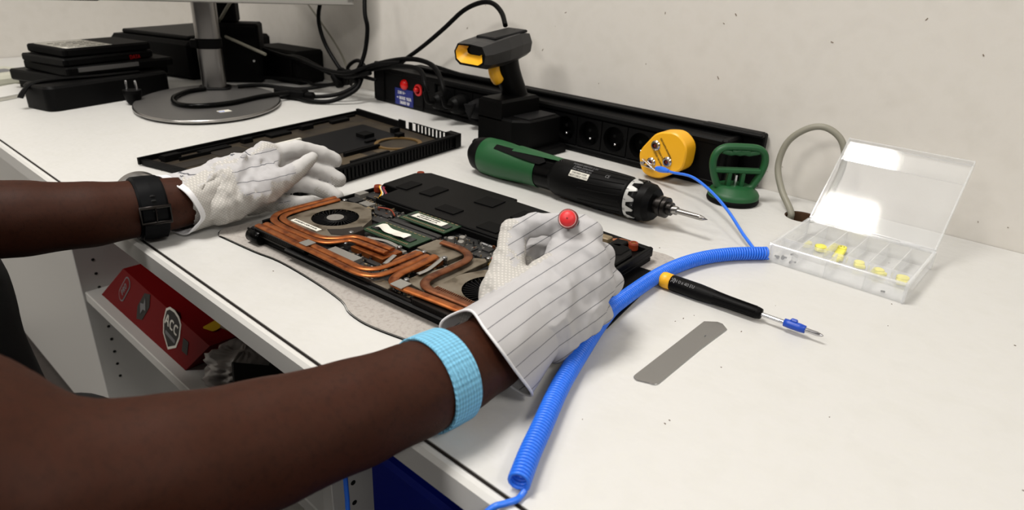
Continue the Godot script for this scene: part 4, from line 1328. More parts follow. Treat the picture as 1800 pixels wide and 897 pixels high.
func build_plug_and_cup():
	var t := thing("grounding_plug", "yellow earthing plug with metal studs stuck in the power strip", "plug", V(0, TT, 0))
	var F := Transform3D(Basis(Vector3.RIGHT, PI / 2), V(0, 0, 0))   # xz polygon -> xy plane, +y -> +z
	var rnd := func(p: Array, r: float) -> Array:
		var out := []
		for i in p.size():
			var a: Vector2 = p[i]
			var u: Vector2 = (p[(i - 1 + p.size()) % p.size()] - a).normalized()
			var w: Vector2 = (p[(i + 1) % p.size()] - a).normalized()
			for k in 5:
				var f := k / 4.0
				out.append((a + u * r).lerp(a, f).lerp(a.lerp(a + w * r, f), f))
		return out
	var face: Array = rnd.call([Vector2(-0.468, -0.071), Vector2(-0.436, -0.076), Vector2(-0.417, -0.060), Vector2(-0.419, -0.026), Vector2(-0.456, -0.003), Vector2(-0.484, -0.006), Vector2(-0.494, -0.036)], 0.011)
	var st := ns()
	prism(st, face, 0.064, 0.091, F, 0.002, true)
	put("plug_face", st, M.yellow, t)
	st = ns()
	lathe(st, [Vector2(0.0185, 0.045), Vector2(0.019, 0.058), Vector2(0.0245, 0.061), Vector2(0.0245, 0.067), Vector2(0.0, 0.067)], Transform3D(Basis(Vector3.RIGHT, PI / 2), V(-0.452, 0.04, 0)), 28, true)
	put("plug_body", st, M.yellow, t)
	var i := 0
	for p in [V(-0.466, 0.052, 0.091), V(-0.4445, 0.0325, 0.091), V(-0.470, 0.026, 0.091)]:
		var s := Node3D.new()
		s.name = "stud"
		t.add_child(s, true)
		s.position = p
		st = ns()
		lathe(st, [Vector2(0.0072, 0.0), Vector2(0.0072, 0.0012), Vector2(0.0055, 0.0026), Vector2(0.0052, 0.0045), Vector2(0.0036, 0.0045), Vector2(0.0034, 0.001)], F, 22, true)
		put("stud_ring", st, M.steel, s, "bright metal snap stud")
		st = ns()
		lathe(st, [Vector2(0.0034, 0.001), Vector2(0.0022, 0.003), Vector2(0.0, 0.0034)], F, 14)
		put("stud_core", st, mat(Color(0.45, 0.14, 0.1), 0.4, 0.5), s)
		i += 1
	var dr := V(0.62, -0.79, 0).normalized()
	var up := V(0.79, 0.62, 0)
	for a in [["ESD EARTH BONDING", V(-0.4495, 0.0505, 0.0913)], ["CONNECTION POINT", V(-0.4585, 0.0425, 0.0913)], ["10 mm STUD 1M OHM", V(-0.463, 0.038, 0.0913)]]:
		text(t, a[0], 0.0034, facing(a[1], dr, up), M.black_print)
	# suction cup lifter: ring handle over a round base
	var c := thing("suction_lifter", "green suction cup lifter with a black rubber foot standing before the power strip", "suction cup", V(-0.343, TT, 0.086), atan2(0.67, 0.74))
	st = ns()
	lathe(st, [Vector2(0.0, 0.0005), Vector2(0.0335, 0.0005), Vector2(0.0345, 0.003), Vector2(0.0335, 0.0075), Vector2(0.0, 0.0075)], Transform3D(), 40)
	put("rubber_foot", st, M.rubber, c, "black rubber foot")
	st = ns()
	lathe(st, [Vector2(0.0335, 0.0065), Vector2(0.0335, 0.0115), Vector2(0.031, 0.0155), Vector2(0.0265, 0.017), Vector2(0.024, 0.021), Vector2(0.0, 0.022)], Transform3D(), 40)
	put("base", st, M.green, c)
	st = ns()
	var hp := spline([V(0.0, 0.0745, 0), V(0.02, 0.0735, 0), V(0.031, 0.067, 0), V(0.0345, 0.055, 0), V(0.0325, 0.042, 0), V(0.027, 0.028, 0), V(0.02, 0.0185, 0), V(0.0, 0.017, 0), V(-0.02, 0.0185, 0), V(-0.027, 0.028, 0), V(-0.0325, 0.042, 0), V(-0.0345, 0.055, 0), V(-0.031, 0.067, 0), V(-0.02, 0.0735, 0), V(-0.001, 0.0745, 0)], 4)
	hp.pop_back()
	tube(st, hp, 0.0047, 12, false, 1.25, V(0, 0, 1), true)
	put("handle", st, M.green, c)
	st = ns()
	for x in [-0.012, 0.0, 0.012]: tube(st, [V(x - 0.012, 0.0685, 0), V(x, 0.066, 0), V(x + 0.012, 0.0685, 0)], 0.004, 8, true)
	put("finger_waves", st, M.green, c)
	st = ns()
	box(st, V(0, 0.0425, 0), V(0.062, 0.0065, 0.011), 0.0015)
	put("cross_bar", st, M.green, c)
	for x in [-0.01, 0.008]:
		st = ns()
		box(st, V(x, 0.031, 0), V(0.0055, 0.024, 0.009), 0.001)
		put("post", st, M.green, c)
	st = ns()
	box(st, V(0.0, 0.027, -0.001), V(0.0045, 0.02, 0.004), 0.001)
	put("pin", st, M.steel, c)
	# grey cable loop out of the cable hole
	st = ns()
	tube(st, spline([V(-0.258, -0.06, 0.078), V(-0.264, -0.01, 0.08), V(-0.266, 0.004, 0.079), V(-0.289, 0.024, 0.062), V(-0.304, 0.051, 0.05), V(-0.300, 0.083, 0.045), V(-0.280, 0.104, 0.042), V(-0.258, 0.109, 0.04), V(-0.237, 0.096, 0.038), V(-0.228, 0.069, 0.04), V(-0.232, 0.03, 0.05), V(-0.238, 0.004, 0.066), V(-0.245, -0.02, 0.07), V(-0.248, -0.06, 0.072)].map(func(p): return p + V(0, TT, 0)), 7), 0.0042, 12)
	tag(put("cable_arch", st, M.grey_cable), "thick grey cable arching out of the round hole in the desk behind the box", "cable")

func build_under_desk():
	# closed base cabinet at the left
	var d := thing("base_cabinet", "white closed base cabinet under the left part of the desk", "cabinet", V(0, 0, 0))
	put("body", bx(-2.13, -1.32, 0.0, TT - 0.027, 0.04, 0.612, 0.001), M.board, d)
	put("door", bx(-2.128, -1.318, 0.06, TT - 0.03, 0.613, 0.633, 0.002), M.board, d)
	var s := thing("shelf_unit", "white open shelf unit with drilled side panels under the desk", "shelf", V(0, 0, 0))
	put("side_panel", bx(-1.316, -1.30, 0.0, TT - 0.0255, 0.05, 0.634, 0.001), M.board, s)
	put("side_panel", bx(-0.474, -0.456, 0.0, TT - 0.0255, 0.05, 0.66, 0.001), M.board, s)
	put("back_panel", bx(-1.30, -0.474, 0.0, TT - 0.0255, 0.05, 0.06), M.board, s)
	put("shelf_board", bx(-1.30, -0.474, TT - 0.327, TT - 0.307, 0.06, 0.630, 0.0015), M.board, s)
	put("bottom_board", bx(-1.30, -0.474, 0.06, 0.08, 0.06, 0.63), M.board, s)
	var st := ns()
	for k in 16:
		for z in [0.605, 0.12]:
			lathe(st, [Vector2(0, 0.0004), Vector2(0.0028, 0.0004), Vector2(0.003, 0.0)], Transform3D(Basis(Vector3.FORWARD, PI / 2), V(-1.30, TT - 0.08 - k * 0.0282, z)), 10, true)
			if k < 12: lathe(st, [Vector2(0, 0.0004), Vector2(0.0028, 0.0004), Vector2(0.003, 0.0)], Transform3D(Basis(Vector3.FORWARD, PI / 2), V(-0.456, TT - 0.179 - k * 0.0265, z + 0.03)), 10, true)
	var ph := put("peg_hole", st, M.void_dark, s, "rows of small dark drilled holes")
	ph.set_meta("kind", "stuff")
	# red carton on the shelf
	var r := thing("red_carton", "glossy red carton with printed badges lying on the shelf under the desk", "box", V(0, TT - 0.3065, 0))
	st = ns()
	# front face leans back from the shelf edge to the top
	var A := V(-1.268, 0, 0.612)
	var B := V(-0.925, 0, 0.612)
	var C := V(-0.862, 0.064, 0.595)
	var D := V(-1.185, 0.075, 0.592)
	var back := V(0.0, 0, -0.22)
	st.set_smooth_group(-1)
	quad(st, A, B, C, D, V(0, 0, 1))
	put("front_face", st, M.box_red, r)
	st = ns()
	st.set_smooth_group(-1)
	quad(st, D, C, C + back, D + back, V(0, 1, 0))
	quad(st, A, D, D + back, A + back, V(-1, 0, 0))
	quad(st, B, C, C + back, B + back, V(1, 0, 0))
	quad(st, A + back, B + back, C + back, D + back, V(0, 0, -1))
	quad(st, A, B, B + back, A + back, V(0, -1, 0))
	put("carton_body", st, M.box_red, r)
	var nrm := (B - A).cross(D - A).normalized()
	var ux := (B - A).normalized()
	var uy := (D - A - ux * (D - A).dot(ux)).normalized()
	var lie := func(px: float, py: float, h: float) -> Vector3: return A + ux * px + uy * py + nrm * h
	var FB := Basis(ux, nrm, -uy)   # prism plane: x along, -z up
	var badge := func(poly: Array, px: float, py: float, h: float, rot: float, m: Material, nm: String):
		var sb := ns()
		prism(sb, poly, 0.0, 0.0006, Transform3D(FB * Basis(Vector3.UP, rot), lie.call(px, py, h)))
		return put(nm, sb, m, r)
	badge.call(rrect(-0.028, 0.028, -0.012, 0.012, 0.0115), 0.098, 0.045, 0.0002, 0.95, M.grey_print, "badge_outline")
	badge.call(rrect(-0.0255, 0.0255, -0.0095, 0.0095, 0.009), 0.098, 0.045, 0.0006, 0.95, M.box_red, "badge_fill")
	text(r, "PRO", 0.014, Transform3D(Basis(ux, uy, nrm) * Basis(Vector3(0, 0, 1), 0.95), lie.call(0.098, 0.045, 0.0014)), M.grey_print, "lettering", true)
	badge.call([Vector2(-0.036, 0.0), Vector2(-0.018, -0.014), Vector2(0.02, -0.014), Vector2(0.036, 0.0), Vector2(0.02, 0.014), Vector2(-0.018, 0.014)], 0.178, 0.042, 0.0002, 0.95, M.black_print, "emblem_plate")
	badge.call([Vector2(-0.016, 0.003), Vector2(-0.004, -0.011), Vector2(0.006, -0.002), Vector2(0.018, -0.006), Vector2(0.004, 0.011), Vector2(-0.003, 0.003)], 0.178, 0.042, 0.0008, 0.95, M.grey_print, "emblem_wing")
	var shield := []
	for p in [Vector2(-0.03, -0.024), Vector2(-0.018, -0.033), Vector2(0.0, -0.036), Vector2(0.018, -0.033), Vector2(0.03, -0.024), Vector2(0.033, 0.0), Vector2(0.026, 0.022), Vector2(0.01, 0.033), Vector2(0.0, 0.04), Vector2(-0.01, 0.033), Vector2(-0.026, 0.022), Vector2(-0.033, 0.0)]: shield.append(p * 0.92)
	badge.call(shield, 0.285, 0.045, 0.0002, -0.12, M.label, "shield_rim")
	badge.call(Array(inset(PackedVector2Array(shield), 0.004)), 0.285, 0.045, 0.0006, -0.12, M.black_print, "shield_fill")
	text(r, "ACC", 0.024, Transform3D(Basis(ux, uy, nrm) * Basis(Vector3(0, 0, 1), -0.15), lie.call(0.285, 0.052, 0.0014)), M.label, "lettering", true)
	badge.call(rrect(-0.018, 0.018, -0.003, 0.003, 0.002), 0.285, 0.032, 0.001, -0.12, M.grey_print, "shield_bar")
	badge.call(rrect(-0.009, 0.009, -0.011, 0.011, 0.002), 0.335, 0.036, 0.0002, 0.0, M.black_print, "black_mark")
	st = ns()
	prism(st, rrect(-0.012, 0.012, -0.014, 0.014, 0.004), 0.0, 0.0006, Transform3D(Basis(Vector3.UP, 0.3), lerp(C, D, 0.14) + V(0, 0.0012, -0.03)))
	put("yellow_mark", st, mat(Color(0.75, 0.6, 0.1), 0.5), r, "yellow mark")
	# packed things beside the carton
	var nz := FastNoiseLite.new()
	nz.seed = 9
	nz.frequency = 28.0
	var lump := func(c: Vector3, rad: Vector3, bub: float, seed_: float) -> SurfaceTool:
		var sb := ns()
		sb.set_smooth_group(1)
		var at := func(i: int, k: int) -> Vector3:
			var th := PI * i / 30.0
			var ph2 := TAU * (k % 48) / 48.0
			var n := V(sin(th) * cos(ph2), cos(th), sin(th) * sin(ph2))
			var q := V(signf(n.x) * pow(absf(n.x), 0.7), signf(n.y) * pow(absf(n.y), 0.7), signf(n.z) * pow(absf(n.z), 0.7))
			var p := q * rad
			var f := 1.0 + 0.25 * nz.get_noise_3d(p.x + seed_, p.y, p.z) + bub * (sin(i * 2.1) * sin(k * 2.1))
			return c + p * f
		for i in 30:
			for k in 48: quad(sb, at.call(i, k), at.call(i, k + 1), at.call(i + 1, k + 1), at.call(i + 1, k), at.call(i, k) - c + V(0, cos(PI * i / 30.0) * 0.001, 0))
		return sb
	var bw := thing("bubble_wrap_parcel", "crumpled shiny bubble wrap parcel on the shelf right of the red carton", "packaging", V(0, TT - 0.307, 0))
	put("wrap", lump.call(V(-0.795, 0.045, 0.575), V(0.055, 0.034, 0.05), 0.05, 0.0), M.bag, bw)
	st = ns()
	box(st, V(-0.83, 0.084, 0.55), V(0.09, 0.006, 0.03), 0.002, Basis(Vector3.UP, 0.2))
	put("tape", st, mat(Color(0.35, 0.24, 0.07), 0.4), bw, "brown tape")
	var bg := thing("dark_bag", "shiny dark grey plastic bag under the desk behind the bubble wrap", "bag", V(0, TT - 0.307, 0))
	put("bag", lump.call(V(-0.68, 0.062, 0.50), V(0.09, 0.045, 0.08), 0.03, 3.0), mat(Color(0.1, 0.1, 0.115), 0.25), bg)
	st = ns()
	prism(st, [Vector2(-0.09, 0.02), Vector2(0.06, -0.06), Vector2(0.12, 0.05), Vector2(0.02, 0.075)], 0.0, 0.012, Transform3D(Basis(Vector3.RIGHT, 0.25), V(-0.69, 0.075, 0.58)), 0.003)
	put("black_flap", st, M.black_soft, bg)
	# blue drawer unit
	var u := thing("blue_drawer_unit", "dark blue metal drawer unit under the right part of the desk", "drawer unit", V(0, 0, 0))
	put("body", bx(-0.392, 0.3, 0.02, TT - 0.045, 0.1, 0.64, 0.002), M.bin_blue, u)
	put("top_rim", bx(-0.394, 0.302, TT - 0.06, TT - 0.042, 0.1, 0.652, 0.003), M.bin_blue, u)
	for i in 3:
		var y1 := TT - 0.108 - i * 0.19
		var dr := put("drawer", bx(-0.390, 0.298, y1 - 0.185, y1, 0.641, 0.660, 0.004), M.bin_blue, u)
		put("handle", bx(-0.15, 0.06, y1 - 0.06, y1 - 0.045, 0.661, 0.672, 0.003), M.steel_dull, dr)

func lp(u: float, v: float, y: float) -> Vector3:   # millimetres: u along the long side, v away from the hinge side
	return V(u * 0.001, y * 0.001, -v * 0.001)

func lbox(st: SurfaceTool, u0: float, u1: float, v0: float, v1: float, y0: float, y1: float, b := 0.0):
	box(st, lp((u0 + u1) / 2, (v0 + v1) / 2, (y0 + y1) / 2), V(u1 - u0, y1 - y0, v1 - v0) * 0.001, b * 0.001)

func lpoly(st: SurfaceTool, pts: Array, y0: float, y1: float, b := 0.0):
	var q := []
	for p in pts: q.append(Vector2(p[0], -p[1]) * 0.001)
	prism(st, q, y0 * 0.001, y1 * 0.001, Transform3D(), b * 0.001)

func pipe(t: Node, pts: Array, w: float, y: float, m: Material, nm := "heat_pipe"):
	var q := []
	for p in pts: q.append(lp(p[0], p[1], y))
	var st := ns()
	tube(st, spline(q, 6), w * 0.0005, 12, true, 0.42)
	return put(nm, st, m, t)

func fan(t: Node, u: float, v: float, R: float, hubm: Material):
	var f := Node3D.new()
	f.name = "cooling_fan"
	t.add_child(f, true)
	f.position = lp(u, v, 0)
	var st := ns()
	lathe(st, [Vector2(R, 0.0215), Vector2(R, 0.0145), Vector2(0.0, 0.0145)], Transform3D(), 48, true)
	put("fan_well", st, M.black_soft, f)
	st = ns()
	for k in 34:
		var a := TAU * k / 34.0
		var p0 := V(cos(a) * R * 0.5, 0.0185, sin(a) * R * 0.5)
		var p1 := V(cos(a + 0.22) * R * 0.95, 0.0185, sin(a + 0.22) * R * 0.95)
		box(st, (p0 + p1) / 2.0, V(p0.distance_to(p1), 0.005, 0.0006), 0.0, Basis(Vector3.UP, -atan2(p1.z - p0.z, p1.x - p0.x)))
	put("fan_blades", st, M.black_grey, f).set_meta("kind", "stuff")
	st = ns()
	lathe(st, [Vector2(R * 0.5, 0.015), Vector2(R * 0.5, 0.0205), Vector2(R * 0.46, 0.0212), Vector2(0, 0.0212)], Transform3D(), 32, true)
	put("fan_rotor", st, M.black, f)
	st = ns()
	lathe(st, [Vector2(R * 0.36, 0.0211), Vector2(R * 0.36, 0.0217), Vector2(R * 0.05, 0.0217), Vector2(R * 0.045, 0.0214), Vector2(0.0, 0.0214)], Transform3D(), 32, true)
	put("fan_hub", st, hubm, f)

func plate_with_hole(t: Node, nm: String, outline: Array, c: Vector2, R: float, y0: float, y1: float, m: Material):
	# fan cover: a polygon with a round opening, built as a ring of quads out to the outline
	var st := ns()
	st.set_smooth_group(-1)
	var n := 72
	var hit := func(a: float) -> Vector2:
		var d := Vector2(cos(a), sin(a))
		var best := 1e9
		for i in outline.size():
			var p := Vector2(outline[i][0], outline[i][1])
			var q := Vector2(outline[(i + 1) % outline.size()][0], outline[(i + 1) % outline.size()][1])
			var e := q - p
			var den := d.cross(e)
			if absf(den) < 1e-9: continue
			var w := (p - c).cross(d) / den
			var far := (p - c).cross(e) / den
			if w > -1e-4 and w < 1.0001 and far > 0.0: best = minf(best, far)
		return c + d * best
	for k in n:
		var a := TAU * k / n
		var b := TAU * (k + 1) / n
		var i0 := c + Vector2(cos(a), sin(a)) * R
		var i1 := c + Vector2(cos(b), sin(b)) * R
		var o0: Vector2 = hit.call(a)
		var o1: Vector2 = hit.call(b)
		quad(st, lp(i0.x, i0.y, y1), lp(i1.x, i1.y, y1), lp(o1.x, o1.y, y1), lp(o0.x, o0.y, y1), Vector3.UP)
		quad(st, lp(o0.x, o0.y, y1), lp(o1.x, o1.y, y1), lp(o1.x, o1.y, y0), lp(o0.x, o0.y, y0), lp(o0.x - c.x, o0.y - c.y, 0))
		quad(st, lp(i0.x, i0.y, y1), lp(i1.x, i1.y, y1), lp(i1.x, i1.y, y0), lp(i0.x, i0.y, y0), lp(c.x - i0.x, c.y - i0.y, 0))
	put(nm, st, m, t)

func build_laptop():
	var t := thing("opened_laptop", "opened black laptop lying upside down with copper heat pipes and circuit boards bare", "laptop", V(-0.627, TT, 0.622), deg_to_rad(4.0))
	var st := ns()
	lpoly(st, [[-16, 4], [334, 4], [334, 250], [150, 262], [-16, 266]], 3, 8, 1.5)
	put("screen_lid", st, M.black, t)
	st = ns()
	lpoly(st, [[-17, 3], [335, 3], [335, 251], [150, 263], [-17, 267]], 8.6, 13, 1.0)
	lbox(st, -17, -13.5, 20, 267, 12, 18, 0.8)
	lbox(st, 331, 335, 60, 250, 12, 19, 0.8)
	lpoly(st, [[230, 251], [335, 244], [335, 251], [230, 258]], 12, 18, 0.8)
	lpoly(st, [[150, 257], [232, 252], [232, 257], [150, 263]], 12, 16, 0.8)
	lbox(st, -17, 335, 2, 4, 12, 14.5, 0.6)
	put("chassis_frame", st, M.black, t)
	# hinge ends
	for u in [2.0, 312.0]:
		st = ns()
		tube(st, [lp(u - 10, 1, 10), lp(u - 9, 1, 10), lp(u + 9, 1, 10), lp(u + 10, 1, 10)], [0.0065, 0.0075, 0.0075, 0.0065], 16)
		put("hinge_barrel", st, M.black_gloss, t)
		st = ns()
		lbox(st, u - 8, u + 12, 0, 16, 12, 19, 1.0)
		put("hinge_bracket", st, M.black_grey, t)
	# boards
	st = ns()
	lpoly(st, [[-12, 20], [-12, 182], [24, 182], [24, 146], [225, 146], [300, 146], [329, 146], [329, -1], [60, -5], [60, 20]], 13, 14.5)
	put("motherboard", st, M.pcb_black, t)
	# far right edge: speaker, tan blocks, wires
	st = ns()
	lpoly(st, [[290, 162], [290, 216], [297, 228], [322, 228], [329, 216], [329, 162]], 13, 20, 1.2)
	lbox(st, 297, 311, 222, 242, 13, 21, 1.2)
	put("speaker", st, M.black, t)
	st = ns()
	lpoly(st, [[301, 206], [301, 224], [306, 229], [318, 229], [322, 224], [322, 206], [317, 202], [306, 202]], 20, 21, 0.8)
	put("speaker_cone", st, M.black_soft, t)
	for a in [[258, 294, 226, 240], [224, 266, 246, 254]]:
		st = ns()
		lbox(st, a[0], a[1], a[2], a[3], 13, 17, 0.6)
		put("bracket_base", st, M.tan, t)
		st = ns()
		lbox(st, a[0] + 2, a[1] - 1, a[2] + 3, a[3], 17, 22, 1.0)
		put("metal_bracket", st, M.tan, t)
	st = ns()
	for i in 3: tube(st, spline([lp(288, 241 + i * 2, 16), lp(306, 245 + i, 17 + i), lp(320, 243 - i * 2, 16)], 4), 0.001, 6)
	put("wire_pair", st, M.copper_dull, t)
	for g in [[-11, 255, 21], [-6, 176, 22], [317, 241, 20], [326, 30, 20]]:
		st = ns()
		lathe(st, [Vector2(0.0052, g[2] * 0.001 - 0.006), Vector2(0.0052, g[2] * 0.001), Vector2(0.0045, g[2] * 0.001 + 0.0018), Vector2(0.0028, g[2] * 0.001 + 0.0018), Vector2(0.0024, g[2] * 0.001)], Transform3D(Basis(), lp(g[0], g[1], 0)), 20, true)
		var gr := put("screw_grommet", st, M.orange, t, "orange grommet")
		st = ns()
		lathe(st, [Vector2(0.0026, g[2] * 0.001 - 0.002), Vector2(0.0026, g[2] * 0.001 + 0.001), Vector2(0.0, g[2] * 0.001 + 0.001)], Transform3D(Basis(), lp(g[0], g[1], 0)), 12, true)
		put("brass_insert", st, M.brass, gr)
	# battery
	st = ns()
	lpoly(st, [[-9, 187], [-13, 246], [2, 262], [148, 260], [150, 253], [224, 250], [224, 150], [24, 150], [20, 186]], 13, 23, 1.0)
	var bat := put("battery", st, M.black, t)
	for a in [[12, 30, 188, 218, 0.1], [49, 68, 192, 226, 0.05], [101, 130, 166, 184, 0.0], [172, 200, 156, 178, 0.0], [118, 146, 214, 240, 0.05], [180, 208, 205, 232, 0.0]]:
		st = ns()
		box(st, lp((a[0] + a[1]) / 2.0, (a[2] + a[3]) / 2.0, 23.6), V(a[1] - a[0], 1.6, a[3] - a[2]) * 0.001, 0.0004, Basis(Vector3.UP, a[4]))
		put("rubber_pad", st, M.black_soft, bat)
	st = ns()
	lbox(st, 22, 224, 147, 150, 13, 21, 0.6)
	put("battery_edge", st, M.black_soft, bat)
	# fans and their covers
	fan(t, 40, 74, 0.0255, M.smd_silver)
	plate_with_hole(t, "fan_cover", [[6, 31], [1, 60], [2, 112], [22, 120], [50, 116], [72, 98], [84, 74], [90, 56], [88, 32]], Vector2(40, 74), 25.5, 14, 21.5, M.alu)
	fan(t, 277, 57, 0.027, M.black_grey)
	plate_with_hole(t, "fan_cover", [[236, 23], [236, 62], [246, 84], [262, 98], [300, 102], [322, 90], [324, 24]], Vector2(277, 57), 27.0, 14, 21.5, M.alu)
	st = ns()
	for k in 40:
		var u := 238.0 + k * 2.2
		lbox(st, u, u + 1.0, 24, 29, 21.4, 22.3)
	put("fin_row", st, M.copper_dull, t).set_meta("kind", "stuff")
	# dust on the first cover's corner
	st = ns()
	lpoly(st, [[62, 46], [72, 56], [82, 76], [90, 72], [92, 50], [76, 40]], 14, 22.2, 0.4)
	put("dirt_seal", st, mat(Color(0.12, 0.09, 0.06), 0.95), t)
	st = ns()
	lbox(st, 14, 59, 35.2, 41.6, 21.5, 22.0)
	var sk := put("fan_label", st, M.label, t, "white label strip")
	text(sk, "EF75070S1-C470 5V 0.5A", 0.0034, facing(lp(36, 38.4, 22.1), V(1, 0, 0), V(0, 0, -1)), M.black_print)
	# plates under the coolers
	st = ns()
	lpoly(st, [[160, 80], [160, 108], [172, 113], [200, 112], [206, 100], [204, 78]], 14, 20, 0.5)
	put("graphics_plate", st, M.alu, t)
	st = ns()
	lpoly(st, [[204, 22], [204, 40], [210, 62], [210, 96], [226, 108], [232, 104], [232, 60], [236, 30], [232, 18]], 14, 19, 0.5)
	put("side_plate", st, M.alu, t)
	st = ns()
	lpoly(st, [[182, 1], [186, 12], [204, 12], [204, 1]], 14, 18, 0.4)
	lpoly(st, [[150, 2], [150, 6], [196, 5], [196, 2]], 14, 17, 0.4)
	put("edge_plate", st, M.alu, t)
	st = ns()
	lbox(st, 101, 141, 13, 26, 15, 20.5, 0.4)
	put("shield_plate", st, M.smd_silver, t)
	st = ns()
	lpoly(st, [[112, 36], [112, 60], [158, 62], [158, 36]], 15, 20.5, 0.4)
	put("copper_plate", st, M.copper, t)
	st = ns()
	lpoly(st, [[164, 40], [164, 74], [200, 76], [200, 62], [190, 40]], 15, 20.0, 0.4)
	put("copper_plate", st, M.copper, t)
	# heat pipes
	pipe(t, [[-8, 112], [-11, 60], [-9, 37], [2, 23], [22, 17.5], [56, 16.8], [78, 17.5], [92, 22], [100, 33], [106, 42], [123, 44], [154, 45]], 7.8, 23.2, M.copper)
	pipe(t, [[1, 110], [-1.5, 58], [1, 38], [11, 29], [34, 26], [66, 25.5], [80, 27.5], [91, 36], [100, 50], [116, 53.5], [152, 54.5]], 7.8, 23.2, M.copper)
	pipe(t, [[5, 2], [60, 0.5], [120, -1], [160, -2.5], [176, 0], [185.5, 9], [188, 28], [187, 68]], 7.8, 23.0, M.copper)
	pipe(t, [[7, 10], [69, 8.5], [141, 7], [160, 6.5], [172, 13], [176.5, 28], [177, 68]], 7.8, 23.0, M.copper)
	pipe(t, [[193, 72], [196, 43], [196.5, 25], [200, 13], [208, 6], [222, 5], [250, 7], [290, 9], [322, 9]], 9.5, 22.8, M.copper)
	pipe(t, [[174, 102], [198, 102.5], [213, 97], [221, 85], [222, 60], [222, 35], [228, 23], [240, 18.5], [262, 19.5], [290, 20], [322, 20]], 9.0, 22.6, M.copper_dull)
	for a in [[78, 90, 0, 11.5], [209, 223, -0.5, 12]]:
		st = ns()
		lbox(st, a[0], a[1], a[2], a[3], 24.6, 25.8, 0.3)
		put("pipe_clip", st, M.smd_silver, t, "flat grey clip across the pipes")
	# radiators along the hinge side
	for a in [[2, 88], [236, 325]]:
		var rd := Node3D.new()
		rd.name = "radiator"
		t.add_child(rd, true)
		st = ns()
		lbox(st, a[0], a[1], -1, 6, 13, 14)
		lbox(st, a[0], a[1], -1, 6, 20, 21.2)
		put("radiator_case", st, M.dark_steel, rd)
		st = ns()
		var n := int((a[1] - a[0]) / 1.4)
		for k in n: lbox(st, a[0] + k * 1.4, a[0] + k * 1.4 + 0.4, -0.5, 6, 14, 20)
		put("radiator_fins", st, M.dark_steel, rd).set_meta("kind", "stuff")
	st = ns()
	lbox(st, 92, 234, 0, 3, 14, 17.5, 0.4)
	put("edge_rail", st, M.dark_steel, t)
	# memory modules
	var mem := func(u0: float, u1: float, v0: float, v1: float, y: float, wavy: bool):
		var r := Node3D.new()
		r.name = "memory_module"
		t.add_child(r, true)
		var s2 := ns()
		lbox(s2, u0, u1, v0, v1, y, y + 1.2)
		put("circuit_board", s2, M.pcb_green, r)
		for k in 4:
			s2 = ns()
			lbox(s2, u0 + 4 + k * 16, u0 + 15 + k * 16, v0 + 9, v0 + 19, y + 1.2, y + 2.2, 0.2)
			put("memory_chip", s2, M.chip, r)
		s2 = ns()
		for k in 24: lbox(s2, u0 + 3 + k * 2.6, u0 + 4.4 + k * 2.6, v0 + 3, v0 + 5.5, y + 1.2, y + 1.6)
		for k in 10: lbox(s2, u0 + 4 + k * 6.2, u0 + 8 + k * 6.2, v1 - 3, v1 - 1.6, y + 1.2, y + 1.5)
		put("contact_row", s2, M.tan, r).set_meta("kind", "stuff")
		s2 = ns()
		s2.set_smooth_group(1)
		for i in 24:
			var q := []
			for c in [[i, 0], [i + 1, 0], [i + 1, 1], [i, 1]]:
				var f: float = c[0] / 24.0
				var wv := sin(f * 14.0) * 1.1 if wavy else 0.0
				q.append(lp(u0 + 9 + f * 46, v0 + 10 + c[1] * 11 + wv - f * (3 if wavy else 0), y + 2.6 + (1.2 * sin(f * 9.0) + 1.2 if wavy else 0.0)))
			quad(s2, q[0], q[1], q[2], q[3], Vector3.UP)
			quad(s2, q[0] - V(0, 0.0002, 0), q[1] - V(0, 0.0002, 0), q[1], q[0], V(0, 0, 1))
		var lb := put("module_label", s2, M.label, r, "white paper label with print")
		if not wavy:
			for j in 2: text(lb, ["16GB 2Rx8 PC4-2666V", "M471A2K43CB1 2116"][j], 0.0032, facing(lp(u0 + 30, v0 + 18 - j * 4.5, y + 2.75), V(1, 0, 0), V(0, 0, -1)), M.black_print)
	mem.call(89.0, 157.0, 122.0, 151.0, 20.5, false)
	mem.call(86.0, 157.0, 72.0, 104.0, 20.0, true)
	st = ns()
	lbox(st, 84, 157, 105, 120, 14, 20, 0.8)
	put("memory_slot", st, M.chip, t)
	st = ns()
	lbox(st, 84, 157, 111, 112, 20, 20.6)
	put("slot_latch", st, M.black_grey, t)
	# plain visible parts on the board
	var chips := [[40, 58, 150, 160, 18, M.smd_silver], [-4, 12, 124, 138, 19, M.chip], [14, 30, 128, 140, 18, M.smd_silver], [30, 40, 122, 130, 17, M.tan], [-10, 0, 142, 156, 21, M.smd_silver], [2, 20, 150, 166, 18, M.chip], [50, 72, 120, 134, 17, M.chip], [60, 82, 104, 118, 17, M.chip], [162, 178, 58, 66, 17, M.chip], [100, 112, 62, 70, 18, M.smd_silver], [124, 156, 64, 70, 18, M.smd_silver], [160, 172, 72, 80, 18, M.smd_silver], [186, 200, 116, 128, 16, M.chip], [206, 220, 112, 122, 16, M.chip], [230, 246, 108, 124, 17, M.chip], [204, 214, 128, 138, 16, M.chip], [142, 160, 28, 34, 17, M.chip], [146, 156, 16, 24, 18, M.chip], [212, 226, 14, 16, 18, M.black_grey], [238, 262, 102, 112, 17, M.chip], [266, 292, 112, 130, 18, M.black], [300, 326, 108, 140, 18, M.black]]
	for c in chips:
		st = ns()
		lbox(st, c[0], c[1], c[2], c[3], 14.2, c[4], 0.3)
		put("board_component", st, c[5], t)
